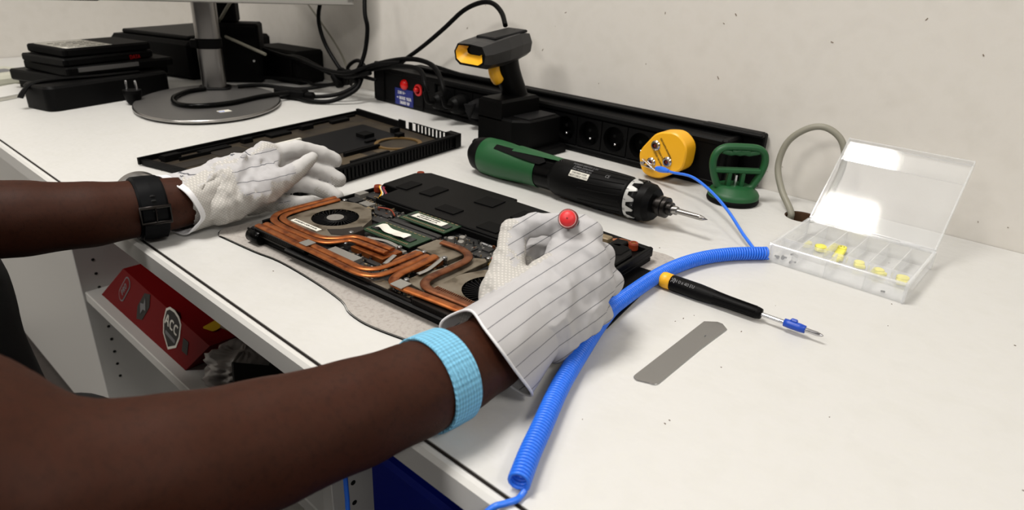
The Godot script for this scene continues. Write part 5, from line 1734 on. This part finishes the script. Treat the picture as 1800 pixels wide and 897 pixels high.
	for c in [[169, 120], [183, 120], [176, 130]]:
		st = ns()
		lathe(st, [Vector2(0.0035, 0.0142), Vector2(0.0035, 0.0205), Vector2(0.0031, 0.0212), Vector2(0.0, 0.0212)], Transform3D(Basis(), lp(c[0], c[1], 0)), 18, true)
		put("capacitor", st, M.smd_silver, t, "round silver capacitor")
	for c in [[104, 36], [150, 66], [200, 78], [176, 74], [232, 106], [208, 20], [84, 30], [4, 116], [86, 58], [196, 34]]:
		st = ns()
		lathe(st, [Vector2(0.0026, 0.0195), Vector2(0.0026, 0.0222), Vector2(0.0019, 0.0228), Vector2(0.001, 0.0228), Vector2(0.0007, 0.0222), Vector2(0, 0.0222)], Transform3D(Basis(), lp(c[0], c[1], 0)), 12, true)
		put("screw", st, M.steel_dull, t)
	# cooler spring arms
	for a in [[[198, 78], [206, 50], [206, 36]], [[160, 50], [168, 30]], [[150, 66], [128, 68], [108, 62]]]:
		var q := []
		for p in a: q.append(lp(p[0], p[1], 21))
		st = ns()
		ribbon(st, spline(q, 4), 0.005, 0.0012)
		put("spring_arm", st, M.smd_silver, t)
	# wires at the battery lead
	var k := 0
	for cm in [M.yellow, M.label, M.black_gloss, mat(Color(0.45, 0.08, 0.3), 0.5), mat(Color(0.5, 0.05, 0.05), 0.5)]:
		st = ns()
		tube(st, spline([lp(-4 + k * 2.0, 178, 23), lp(6 + k * 2, 168, 26), lp(14 + k * 2.4, 164, 21), lp(20 + k * 2.4, 152, 18)], 5), 0.0008, 6)
		put("battery_wire", st, cm, t)
		k += 1
	for w in [[[230, 112], [238, 118], [246, 112], [252, 104]], [[44, 132], [60, 136], [78, 126]]]:
		var q := []
		for p in w: q.append(lp(p[0], p[1], 19))
		st = ns()
		tube(st, spline(q, 5), 0.0009, 6)
		put("thin_wire", st, M.red if w[0][0] > 200 else M.orange, t)
	st = ns()
	lpoly(st, [[236, 100], [232, 112], [244, 118], [254, 108], [250, 98]], 17, 20, 1.0)
	put("kapton_tape", st, mat(Color(0.36, 0.29, 0.06), 0.35), t, "yellowish tape")
	# the many tiny soldered parts
	var rng := RandomNumberGenerator.new()
	rng.seed = 77
	var kinds := [[M.chip, 300], [M.smd_silver, 300], [M.tan, 190], [M.black_grey, 140], [M.copper_dull, 60]]
	var zones := [[-10, 30, 118, 178], [-10, 30, 118, 178], [0, 34, 116, 150], [28, 84, 112, 146], [28, 84, 112, 146], [60, 90, 30, 60], [98, 160, 12, 36], [100, 162, 56, 72], [156, 176, 14, 60], [198, 262, 100, 144], [158, 200, 108, 144], [186, 214, 14, 76], [246, 326, 100, 144], [92, 232, 4, 7], [190, 234, 4, 12]]
	for kd in kinds:
		st = ns()
		for i in kd[1]:
			var z: Array = zones[rng.randi() % zones.size()]
			var u := rng.randf_range(z[0], z[1])
			var v := rng.randf_range(z[2], z[3])
			var a := rng.randf_range(0.8, 3.6)
			var b := rng.randf_range(0.7, 2.0)
			if rng.randf() < 0.5:
				var x := a
				a = b
				b = x
			lbox(st, u - a / 2, u + a / 2, v - b / 2, v + b / 2, 14.2, 14.8 + rng.randf() * rng.randf() * 5.0)
		put("soldered_parts", st, kd[0], t).set_meta("kind", "stuff")
	text(t, "PWR SW1 C204", 0.004, facing(lp(206, 142, 14.8), V(1, 0, 0), V(0, 0, -1)), M.white_print)
	text(t, "R77 C310 L9", 0.0035, facing(lp(150, 110, 14.8), V(1, 0, 0), V(0, 0, -1)), M.white_print)

func flat_loft(rings: Array, uvf: Callable) -> ArrayMesh:
	# closed rings of equal count, first to last, as one smooth sheet
	var n: int = rings[0].size()
	var verts := PackedVector3Array()
	var uv := PackedVector2Array()
	for r in rings:
		for p in r:
			verts.append(p)
			uv.append(uvf.call(p))
	var q := PackedInt32Array()
	for i in rings.size() - 1:
		for k in n:
			var k2 := (k + 1) % n
			for w in [i * n + k, i * n + k2, (i + 1) * n + k2, (i + 1) * n + k]: q.append(w)
	return array_mesh(verts, normals_of(verts, q), uv, q, null)

func closed_spline(pts: Array, n: int) -> Array:
	var out := []
	var m := pts.size()
	for i in m:
		for k in n:
			out.append(pts[i].cubic_interpolate(pts[(i + 1) % m], pts[(i - 1 + m) % m], pts[(i + 2) % m], float(k) / n))
	return out

func fist(t: Node, called: String, label: String, bones: Array, rim: Array, mid: Array, W: Vector3, fwd: Vector3, lat: Vector3, palm_n: Vector3, dots: Callable, wr: float, hem_striped := true):
	var b := blob(bones, 0.0021, 0.007, 2)
	var verts: PackedVector3Array = b[0]
	var N := normals_of(verts, b[1])
	var nz := FastNoiseLite.new()
	nz.seed = 12
	nz.frequency = 30.0
	nz.fractal_octaves = 3
	var uvs := func(p: Vector3) -> Vector2: return Vector2((p - W).dot(lat), (p - W).dot(fwd)) / 0.0105
	var fold := func(p: Vector3) -> float:
		var q := Vector3((p - W).dot(fwd) * 1.25, (p - W).dot(lat) * 0.6, (p - W).dot(palm_n) * 0.6)
		return (0.35 - absf(nz.get_noise_3dv(q)) * 2.2) * wr * lerpf(1.0, 0.3, smoothstep(0.075, 0.105, (p - W).dot(fwd)))
	for i in verts.size(): verts[i] += N[i] * fold.call(verts[i])
	N = normals_of(verts, b[1])
	var uv := PackedVector2Array()
	var uvd := PackedVector2Array()
	var is_dot := PackedByteArray()
	for i in verts.size():
		uv.append(uvs.call(verts[i]))
		uvd.append(uv[i] * 0.0105 / 0.0034)
		is_dot.append(dots.call(verts[i], N[i]))
	var g := put(called, array_mesh(verts, N, uv, b[1], func(i): return is_dot[i] == 0), M.glove, t, label)
	put("palm_patch", array_mesh(verts, N, uvd, b[1], func(i): return is_dot[i] == 1), M.glove_dots, g, "dotted grip patch")
	if not hem_striped: put("finger_side", array_mesh(verts, N, uv, b[1], func(i): return is_dot[i] == 2), M.glove_plain, g, "plain white finger fronts")
	# sleeve from the open rim to the hand
	var R0 := closed_spline(rim, 6)
	var R1 := closed_spline(mid, 6)
	var rings := []
	for s in 9:
		var f := s / 8.0
		var ring := []
		for k in R0.size():
			var p: Vector3 = R0[k].lerp(R1[k], f)
			var c := Vector3.ZERO
			ring.append(p + nz.get_noise_3dv(p) * V(1, 1, 1) * wr * sin(PI * f))
		rings.append(ring)
	var n: int = R0.size()
	var cv := PackedVector3Array()
	var cuv := PackedVector2Array()
	var cud := PackedVector2Array()
	for r in rings:
		for p in r:
			cv.append(p)
			cuv.append(uvs.call(p))
			cud.append(cuv[-1] * 0.0105 / 0.0034)
	var cq := PackedInt32Array()
	for i in rings.size() - 1:
		for k in n:
			for w in [i * n + k, i * n + (k + 1) % n, (i + 1) * n + (k + 1) % n, (i + 1) * n + k]: cq.append(w)
	var cn := normals_of(cv, cq)
	if (cv[0] - rings[0][n / 2]).dot(cn[0]) < 0.0:
		cq.reverse()
		cn = normals_of(cv, cq)
	var cuff := put("cuff", array_mesh(cv, cn, cuv, cq, func(i): return i >= 2 * n and dots.call(cv[i], cn[i]) != 1), M.glove, g, "loose striped cuff")
	put("cuff_grip", array_mesh(cv, cn, cud, cq, func(i): return i >= 2 * n and dots.call(cv[i], cn[i]) == 1), M.glove_dots, g)
	put("hem_band", array_mesh(cv, cn, cuv, cq, func(i): return i < 2 * n), M.glove if hem_striped else M.glove_hem, g)
	var st := ns()
	tube(st, R0, 0.0011, 6, false, 1.0, Vector3.UP, true)
	put("hem", st, M.glove_hem, cuff)
	return g

func build_person():
	var O := V(0, TT, 0)
	var t := thing("person", "person in a black shirt reaching over the desk with white gloves, watch and blue wristband", "person")
	t.position = O
	# joints, heights above the desk
	var ra := [V(-0.292, 0.030, 0.610), V(-0.276, 0.030, 0.632), V(-0.272, 0.034, 0.668), V(-0.273, 0.036, 0.705), V(-0.279, 0.037, 0.745), V(-0.287, 0.041, 0.798), V(-0.290, 0.050, 0.845), V(-0.30, 0.062, 0.895), V(-0.325, 0.085, 0.925)]
	var rr := [0.023, 0.0272, 0.029, 0.0305, 0.0325, 0.0355, 0.038, 0.041, 0.044]
	var la := [V(-0.708, 0.034, 0.645), V(-0.712, 0.034, 0.662), V(-0.716, 0.034, 0.690), V(-0.723, 0.037, 0.742), V(-0.735, 0.043, 0.795), V(-0.75, 0.052, 0.86), V(-0.765, 0.062, 0.91)]
	var lr := [0.024, 0.027, 0.029, 0.0325, 0.036, 0.040, 0.043]
	var bones := []
	for i in ra.size() - 1: bones.append([ra[i], ra[i + 1], rr[i], rr[i + 1], 0.005])
	for i in la.size() - 1: bones.append([la[i], la[i + 1], lr[i], lr[i + 1], 0.005])
	var rs := V(-0.43, 0.30, 1.12)
	var ls := V(-0.83, 0.30, 1.12)
	bones += [[ra[-1], rs, 0.045, 0.06], [la[-1], ls, 0.045, 0.06]]
	var torso := [[rs, ls, 0.065, 0.065, 0.05], [V(-0.52, 0.18, 1.12), V(-0.74, 0.18, 1.12), 0.10, 0.10, 0.05], [V(-0.55, 0.0, 1.1), V(-0.71, 0.0, 1.1), 0.11, 0.11, 0.05], [V(-0.55, -0.2, 1.12), V(-0.71, -0.2, 1.12), 0.115, 0.115, 0.05]]
	bones += torso
	var neck := V(-0.63, 0.42, 1.07)
	bones += [[V(-0.63, 0.30, 1.11), neck, 0.07, 0.055], [neck, V(-0.62, 0.50, 1.02), 0.055, 0.06], [V(-0.62, 0.555, 1.02), V(-0.615, 0.57, 1.0), 0.088, 0.082], [V(-0.613, 0.51, 0.97), V(-0.612, 0.485, 0.945), 0.058, 0.034], [V(-0.612, 0.545, 0.925), V(-0.611, 0.515, 0.905), 0.009, 0.015, 0.012], [V(-0.632, 0.482, 0.915), V(-0.592, 0.482, 0.915), 0.008, 0.008, 0.008], [V(-0.635, 0.56, 0.928), V(-0.59, 0.56, 0.928), 0.012, 0.012, 0.015], [V(-0.707, 0.545, 1.02), V(-0.709, 0.515, 1.015), 0.014, 0.011, 0.006], [V(-0.53, 0.545, 1.02), V(-0.528, 0.515, 1.015), 0.014, 0.011, 0.006]]
	var b := blob(bones, 0.0065, 0.02, 3)
	var verts: PackedVector3Array = b[0]
	var uv := PackedVector2Array()
	uv.resize(verts.size())
	put("body", array_mesh(verts, normals_of(verts, b[1]), uv, b[1], null), M.skin, t)
	for x in [-0.64, -0.588]:
		var se := ns()
		lathe(se, [Vector2(0, -0.012), Vector2(0.009, -0.008), Vector2(0.012, 0), Vector2(0.009, 0.008), Vector2(0, 0.012)], Transform3D(Basis(), V(x, 0.537, 0.932)), 14)
		put("eye", se, M.label, t)
	var hair := blob([[V(-0.622, 0.58, 1.04), V(-0.618, 0.595, 1.01), 0.094, 0.084], [V(-0.625, 0.53, 1.07), V(-0.622, 0.56, 1.05), 0.07, 0.085]], 0.012, 0.02, 2)
	var hu := PackedVector2Array()
	hu.resize(hair[0].size())
	put("hair", array_mesh(hair[0], normals_of(hair[0], hair[1]), hu, hair[1], null), M.shirt, t)
	# clothes
	var sh := []
	for a in torso: sh.append([a[0], a[1], a[2] + 0.014, a[3] + 0.014, 0.05])
	sh += [[V(-0.83, -0.02, 0.895), V(-0.89, -0.30, 0.87), 0.08, 0.09, 0.03], [V(-0.83, -0.05, 0.9), V(-0.70, -0.05, 1.05), 0.08, 0.11, 0.05], [ra[-1].lerp(rs, 0.45), rs, 0.07, 0.078, 0.03], [la[-1].lerp(ls, 0.45), ls, 0.07, 0.078, 0.03], [V(-0.55, -0.26, 1.1), V(-0.71, -0.26, 1.1), 0.14, 0.14, 0.05]]
	var sb := blob(sh, 0.012, 0.03, 2)
	var su := PackedVector2Array()
	su.resize(sb[0].size())
	put("shirt", array_mesh(sb[0], normals_of(sb[0], sb[1]), su, sb[1], null), M.shirt, t, "black shirt")
	var tb := blob([[V(-0.56, -0.33, 1.12), V(-0.70, -0.33, 1.12), 0.125, 0.125, 0.05], [V(-0.55, -0.33, 1.08), V(-0.50, -0.30, 0.80), 0.09, 0.07], [V(-0.71, -0.33, 1.08), V(-0.80, -0.28, 0.80), 0.09, 0.07], [V(-0.50, -0.30, 0.80), V(-0.52, -0.68, 0.86), 0.068, 0.05], [V(-0.80, -0.28, 0.80), V(-0.80, -0.68, 0.84), 0.068, 0.05]], 0.014, 0.03, 2)
	var tu := PackedVector2Array()
	tu.resize(tb[0].size())
	put("trousers", array_mesh(tb[0], normals_of(tb[0], tb[1]), tu, tb[1], null), M.shirt, t, "black trousers")
	for x in [-0.52, -0.80]:
		var fb := blob([[V(x, -0.70, 0.88), V(x, -0.71, 0.72), 0.04, 0.032]], 0.01, 0.02, 2)
		var fu := PackedVector2Array()
		fu.resize(fb[0].size())
		put("shoe", array_mesh(fb[0], normals_of(fb[0], fb[1]), fu, fb[1], null), M.black, t)
	# right glove: a fist round the screwdriver, back of the hand up
	var W := V(-0.280, 0.033, 0.608)
	var I := V(-0.285, 0.0795, 0.535)
	var Md := V(-0.269, 0.073, 0.530)
	var Rg := V(-0.260, 0.056, 0.531)
	var Pk := V(-0.255, 0.036, 0.543)
	var fwd := (Md.lerp(Rg, 0.8) - W).normalized()
	var lat := (Pk - I)
	lat = (lat - fwd * lat.dot(fwd)).normalized()
	var pn := fwd.cross(lat)
	var rb := [
		[W, I, 0.024, 0.0132, 0.009], [W, Md, 0.026, 0.0150, 0.012], [W, Rg, 0.025, 0.0145, 0.012], [W, Pk, 0.024, 0.0135, 0.012],
		[V(-0.326, 0.062, 0.515), V(-0.305, 0.048, 0.548), 0.016, 0.016, 0.003], [V(-0.262, 0.018, 0.575), Pk, 0.0135, 0.0125], [V(-0.285, 0.05, 0.55), V(-0.275, 0.035, 0.55), 0.022, 0.02], [I, Md, 0.0135, 0.0140], [Md, Rg, 0.0140, 0.0140], [Rg, Pk, 0.0135, 0.0130],
		[W, V(-0.305, 0.052, 0.586), 0.024, 0.018, 0.012], [V(-0.305, 0.052, 0.586), V(-0.3295, 0.0855, 0.5500), 0.017, 0.0100, 0.006], [V(-0.3295, 0.0855, 0.5500), V(-0.3145, 0.0935, 0.5395), 0.0100, 0.0094, 0.004], [V(-0.3145, 0.0935, 0.5395), V(-0.297, 0.097, 0.532), 0.0094, 0.0088, 0.004],
		[I, V(-0.283, 0.0875, 0.511), 0.0125, 0.0112, 0.007], [V(-0.283, 0.0875, 0.511), V(-0.297, 0.086, 0.501), 0.0112, 0.0102, 0.004], [V(-0.297, 0.086, 0.501), V(-0.306, 0.086, 0.516), 0.0102, 0.0092, 0.004],
		[Md, V(-0.277, 0.0655, 0.499), 0.0130, 0.0115, 0.007], [V(-0.277, 0.0655, 0.499), V(-0.298, 0.060, 0.491), 0.0115, 0.0105, 0.004], [V(-0.298, 0.060, 0.491), V(-0.308, 0.06, 0.508), 0.0105, 0.0095, 0.004],
		[Rg, V(-0.265, 0.046, 0.500), 0.0126, 0.0113, 0.007], [V(-0.265, 0.046, 0.500), V(-0.288, 0.041, 0.493), 0.0113, 0.0104, 0.004], [V(-0.288, 0.041, 0.493), V(-0.299, 0.041, 0.509), 0.0104, 0.0094, 0.004],
		[Pk, V(-0.259, 0.0265, 0.519), 0.0118, 0.0104, 0.007], [V(-0.259, 0.0265, 0.519), V(-0.278, 0.028, 0.511), 0.0104, 0.0096, 0.004], [V(-0.278, 0.028, 0.511), V(-0.287, 0.032, 0.525), 0.0096, 0.0088, 0.004]]
	var rim := R_RIM.map(func(p): return V(p[0], maxf(p[1], 0.003), p[2]))
	var C := W.lerp(Md.lerp(Rg, 0.5), 0.30)
	var mid := []
	var rc := Vector3.ZERO
	for p in rim: rc += p / rim.size()
	for p in rim:
		var d: Vector3 = p - rc
		var c2 := Vector2(d.dot(lat), d.dot(pn)).normalized()
		var q := C + lat * c2.x * 0.0325 + pn * c2.y * 0.0245
		q.y = maxf(q.y, 0.004)
		mid.append(q)
	fist(t, "glove", "white striped glove closed into a fist", rb, rim, mid, W, fwd, lat, pn, func(p, n): return 1 if (n.dot(pn) > 0.35 and (p - W).dot(lat) < 0.028 and (p - W).dot(fwd) < 0.06) or ((p - W).dot(lat) < -0.034 and n.dot(pn) > -0.85 and (p - W).dot(fwd) < 0.062) else 0, 0.0024)
	# left glove: on edge, thumb up, palm to the camera
	var LW := V(-0.710, 0.036, 0.645)
	var lI := V(-0.702, 0.070, 0.560)
	var lM := V(-0.705, 0.051, 0.553)
	var lR := V(-0.705, 0.032, 0.556)
	var lP := V(-0.701, 0.0145, 0.566)
	var lb := [
		[LW, lI, 0.020, 0.0125, 0.012], [LW, lM, 0.021, 0.0125, 0.012], [LW, lR, 0.021, 0.0125, 0.012], [V(-0.708, 0.022, 0.64), lP, 0.017, 0.0115, 0.012],
		[lI, lM, 0.0120, 0.0120], [lM, lR, 0.0120, 0.0120], [lR, lP, 0.0120, 0.0115],
		[V(-0.715, 0.05, 0.61), lI, 0.018, 0.0125, 0.012], [V(-0.715, 0.05, 0.61), lM, 0.018, 0.0125, 0.012],
		[LW, V(-0.688, 0.030, 0.622), 0.021, 0.021, 0.012], [V(-0.688, 0.030, 0.622), V(-0.668, 0.041, 0.588), 0.021, 0.0165, 0.008], [V(-0.668, 0.041, 0.588), V(-0.664, 0.054, 0.553), 0.0165, 0.0112, 0.003], [V(-0.664, 0.054, 0.553), V(-0.671, 0.067, 0.519), 0.0112, 0.0070, 0.003],
		[V(-0.69, 0.052, 0.61), lI, 0.017, 0.0125, 0.008], [V(-0.676, 0.05, 0.585), V(-0.690, 0.062, 0.562), 0.011, 0.009, 0.008],
		[V(-0.671, 0.047, 0.621), V(-0.689, 0.078, 0.592), 0.003, 0.003, 0.004], [V(-0.662, 0.044, 0.609), V(-0.686, 0.073, 0.578), 0.0034, 0.003, 0.004], [V(-0.660, 0.050, 0.597), V(-0.688, 0.073, 0.560), 0.0034, 0.003, 0.004], [V(-0.661, 0.056, 0.580), V(-0.690, 0.070, 0.553), 0.004, 0.004, 0.006],
		[V(-0.685, 0.052, 0.648), V(-0.692, 0.066, 0.622), 0.003, 0.0025, 0.005], [V(-0.680, 0.022, 0.645), V(-0.668, 0.040, 0.618), 0.003, 0.0025, 0.004], [V(-0.686, 0.012, 0.632), V(-0.672, 0.024, 0.602), 0.003, 0.0025, 0.004],
		[lI, V(-0.702, 0.0700, 0.518), 0.0118, 0.0108, 0.003], [V(-0.702, 0.0700, 0.518), V(-0.699, 0.0590, 0.491), 0.0108, 0.0106, 0.003], [V(-0.699, 0.0590, 0.491), V(-0.694, 0.050, 0.474), 0.0106, 0.0095, 0.003],
		[lM, V(-0.700, 0.0490, 0.515), 0.0114, 0.0107, 0.001], [V(-0.700, 0.0490, 0.515), V(-0.690, 0.0370, 0.489), 0.0107, 0.0105, 0.001], [V(-0.690, 0.0370, 0.489), V(-0.682, 0.0285, 0.479), 0.0105, 0.0095, 0.001],
		[lR, V(-0.694, 0.0285, 0.518), 0.0112, 0.0104, 0.001], [V(-0.694, 0.0285, 0.518), V(-0.681, 0.0180, 0.498), 0.0104, 0.0100, 0.001], [V(-0.681, 0.0180, 0.498), V(-0.671, 0.0125, 0.491), 0.0100, 0.0090, 0.001],
		[lP, V(-0.688, 0.0105, 0.540), 0.0104, 0.0096, 0.001], [V(-0.688, 0.0105, 0.540), V(-0.675, 0.0098, 0.525), 0.0096, 0.0094, 0.001], [V(-0.675, 0.0098, 0.525), V(-0.667, 0.0095, 0.518), 0.0094, 0.0086, 0.001]]
	var lf := (lM.lerp(lR, 0.5) - LW).normalized()
	var ll := (lP - lI)
	ll = (ll - lf * ll.dot(lf)).normalized()
	var lpn := V(1, 0, 0)
	lpn = (lpn - lf * lpn.dot(lf) - ll * lpn.dot(ll)).normalized()
	var lrim := L_RIM.map(func(p): return V(p[0], maxf(p[1], 0.0035), p[2]))
	var lc := Vector3.ZERO
	for p in lrim: lc += p / lrim.size()
	var LC := LW.lerp(lM.lerp(lR, 0.5), 0.34)
	var lmid := []
	for p in lrim:
		var d: Vector3 = p - lc
		var c2 := Vector2(d.dot(ll), d.dot(lpn)).normalized()
		var q := LC + ll * c2.x * 0.0325 + lpn * c2.y * 0.0300
		q.y = maxf(q.y, 0.004)
		lmid.append(q)
	fist(t, "glove", "white glove resting on its edge with the palm towards the camera", lb, lrim, lmid, LW, lf, ll, lpn, func(p, n): return 2 if (p - LW).dot(lf) > 0.098 and p.x < -0.679 + (p.y - 0.03) * 0.1 else (1 if n.dot(lpn) > 0.2 and not (p.x > -0.690 and p.z < 0.612 and n.y > 0.3) else (2 if (p - LW).dot(lf) > 0.098 and n.dot(lpn) > -0.3 else 0)), 0.0031, false)
	# light blue elastic wristband
	var ax: Vector3 = (ra[3] - ra[2]).normalized()
	var A := along(ra[2].lerp(ra[3], 0.5) - ax * 0.0115, ra[3] + ax)
	A = A * Transform3D(Basis(Vector3.RIGHT, 0.0))
	var st := ns()
	lathe(st, [Vector2(0.0305, 0.0), Vector2(0.0318, -0.0006), Vector2(0.0326, 0.0), Vector2(0.0328, 0.0105), Vector2(0.0326, 0.021), Vector2(0.0318, 0.0216), Vector2(0.0305, 0.021), Vector2(0.0305, 0.0)], A, 56, true)
	put("wristband", st, M.elastic, t, "light blue elastic wristband")
	# watch on the left wrist
	var wx: Vector3 = (la[3] - la[2]).normalized()
	var Bw := along(la[2] - wx * 0.012, la[2] + wx)
	st = ns()
	lathe(st, [Vector2(0.0290, -0.001), Vector2(0.0316, -0.001), Vector2(0.0330, 0.0012), Vector2(0.0333, 0.0125), Vector2(0.0330, 0.0238), Vector2(0.0316, 0.026), Vector2(0.0290, 0.026)], Bw, 48, true)
	var strap := put("watch_strap", st, M.strap, t, "black rubber watch strap")
	# towards the camera across the strap, and up
	var see: Vector3 = (V(0.0, 0.289, 0.929) - la[2])
	see = (see - wx * see.dot(wx)).normalized()
	var upw: Vector3 = wx.cross(see).normalized()
	if upw.y < 0: upw = -upw
	var ring := func(a: float, r: float) -> Vector3: return la[2] + wx * 0.0005 + (see * cos(a) + upw * sin(a)) * (r + 0.0006)
	st = ns()
	tube(st, [ring.call(-0.02, 0.0335) - wx * 0.014, ring.call(-0.02, 0.0335) + wx * 0.014, ring.call(-0.5, 0.0337) + wx * 0.014, ring.call(-0.5, 0.0337) - wx * 0.014], 0.0021, 8, false, 1.0, Vector3.UP, true)
	tube(st, [ring.call(-0.02, 0.0345), ring.call(-0.26, 0.035), ring.call(-0.5, 0.0343)], 0.0011, 6)
	put("buckle", st, M.dark_steel, strap, "dark metal buckle")
	st = ns()
	for a in [0.32, 0.17, -0.14, -0.66, -0.8, -0.94]:
		tube(st, [ring.call(a, 0.0322) - wx * 0.0015, ring.call(a, 0.0328) - wx * 0.001, ring.call(a, 0.0328) + wx * 0.001, ring.call(a, 0.0322) + wx * 0.0015], 0.0013, 6)
	put("strap_hole", st, M.void_dark, strap)
	st = ns()
	for a in 14: box(st, (ring.call(-0.52 - a * 0.05, 0.0335)), V(0.023, 0.0022, 0.0022), 0.0003, Basis(wx, upw, wx.cross(upw)) )
	put("strap_tail", st, M.strap, strap)
	st = ns()
	var wn: Vector3 = (upw * 0.55 - see * 0.85).normalized()
	lathe(st, [Vector2(0, 0.030), Vector2(0.021, 0.030), Vector2(0.0225, 0.032), Vector2(0.0225, 0.0375), Vector2(0.0205, 0.039), Vector2(0.0, 0.0395)], along(la[2], la[2] + wn), 36, true)
	put("watch_case", st, M.brushed, strap, "round metal watch case")

const R_RIM := [[-0.2376, 0.0135, 0.6283], [-0.2398, 0.0402, 0.6454], [-0.2462, 0.0561, 0.6531], [-0.2618, 0.0649, 0.6522], [-0.2835, 0.0661, 0.6434], [-0.3067, 0.0521, 0.6374], [-0.3182, 0.0405, 0.6392], [-0.3187, 0.0284, 0.6365], [-0.3091, 0.0167, 0.6249], [-0.2825, 0.0056, 0.6209], [-0.2532, 0.0032, 0.6219]]
const L_RIM := [[-0.7120, 0.0570, 0.6648], [-0.6840, 0.0536, 0.6628], [-0.6760, 0.0388, 0.6569], [-0.6750, 0.0256, 0.6540], [-0.6800, 0.0157, 0.6586], [-0.6950, 0.0037, 0.6670], [-0.7350, 0.0060, 0.6720], [-0.7480, 0.0300, 0.6680], [-0.7380, 0.0580, 0.6680]]

func settle():
	# a thing's own node stands at its base: shift the node there and its parts back
	for o in get_children():
		if not (o is Node3D) or o is MeshInstance3D or o is Camera3D or o.get_child_count() == 0: continue
		var lo := Vector3.INF
		var hi := -Vector3.INF
		for c in o.get_children():
			if c is Light3D or not (c is Node3D): continue
			var a := AABB()
			if c is MeshInstance3D: a = c.transform * c.mesh.get_aabb()
			elif c is CSGBox3D: a = AABB(c.position - c.size / 2.0, c.size)
			else: continue
			lo = lo.min(a.position)
			hi = hi.max(a.end)
		if lo.x > hi.x: continue
		var s := V((lo.x + hi.x) / 2.0, lo.y, (lo.z + hi.z) / 2.0)
		if s.length() < 0.02: continue
		for c in o.get_children():
			if c is Node3D: c.position -= s
		o.position += o.basis * s
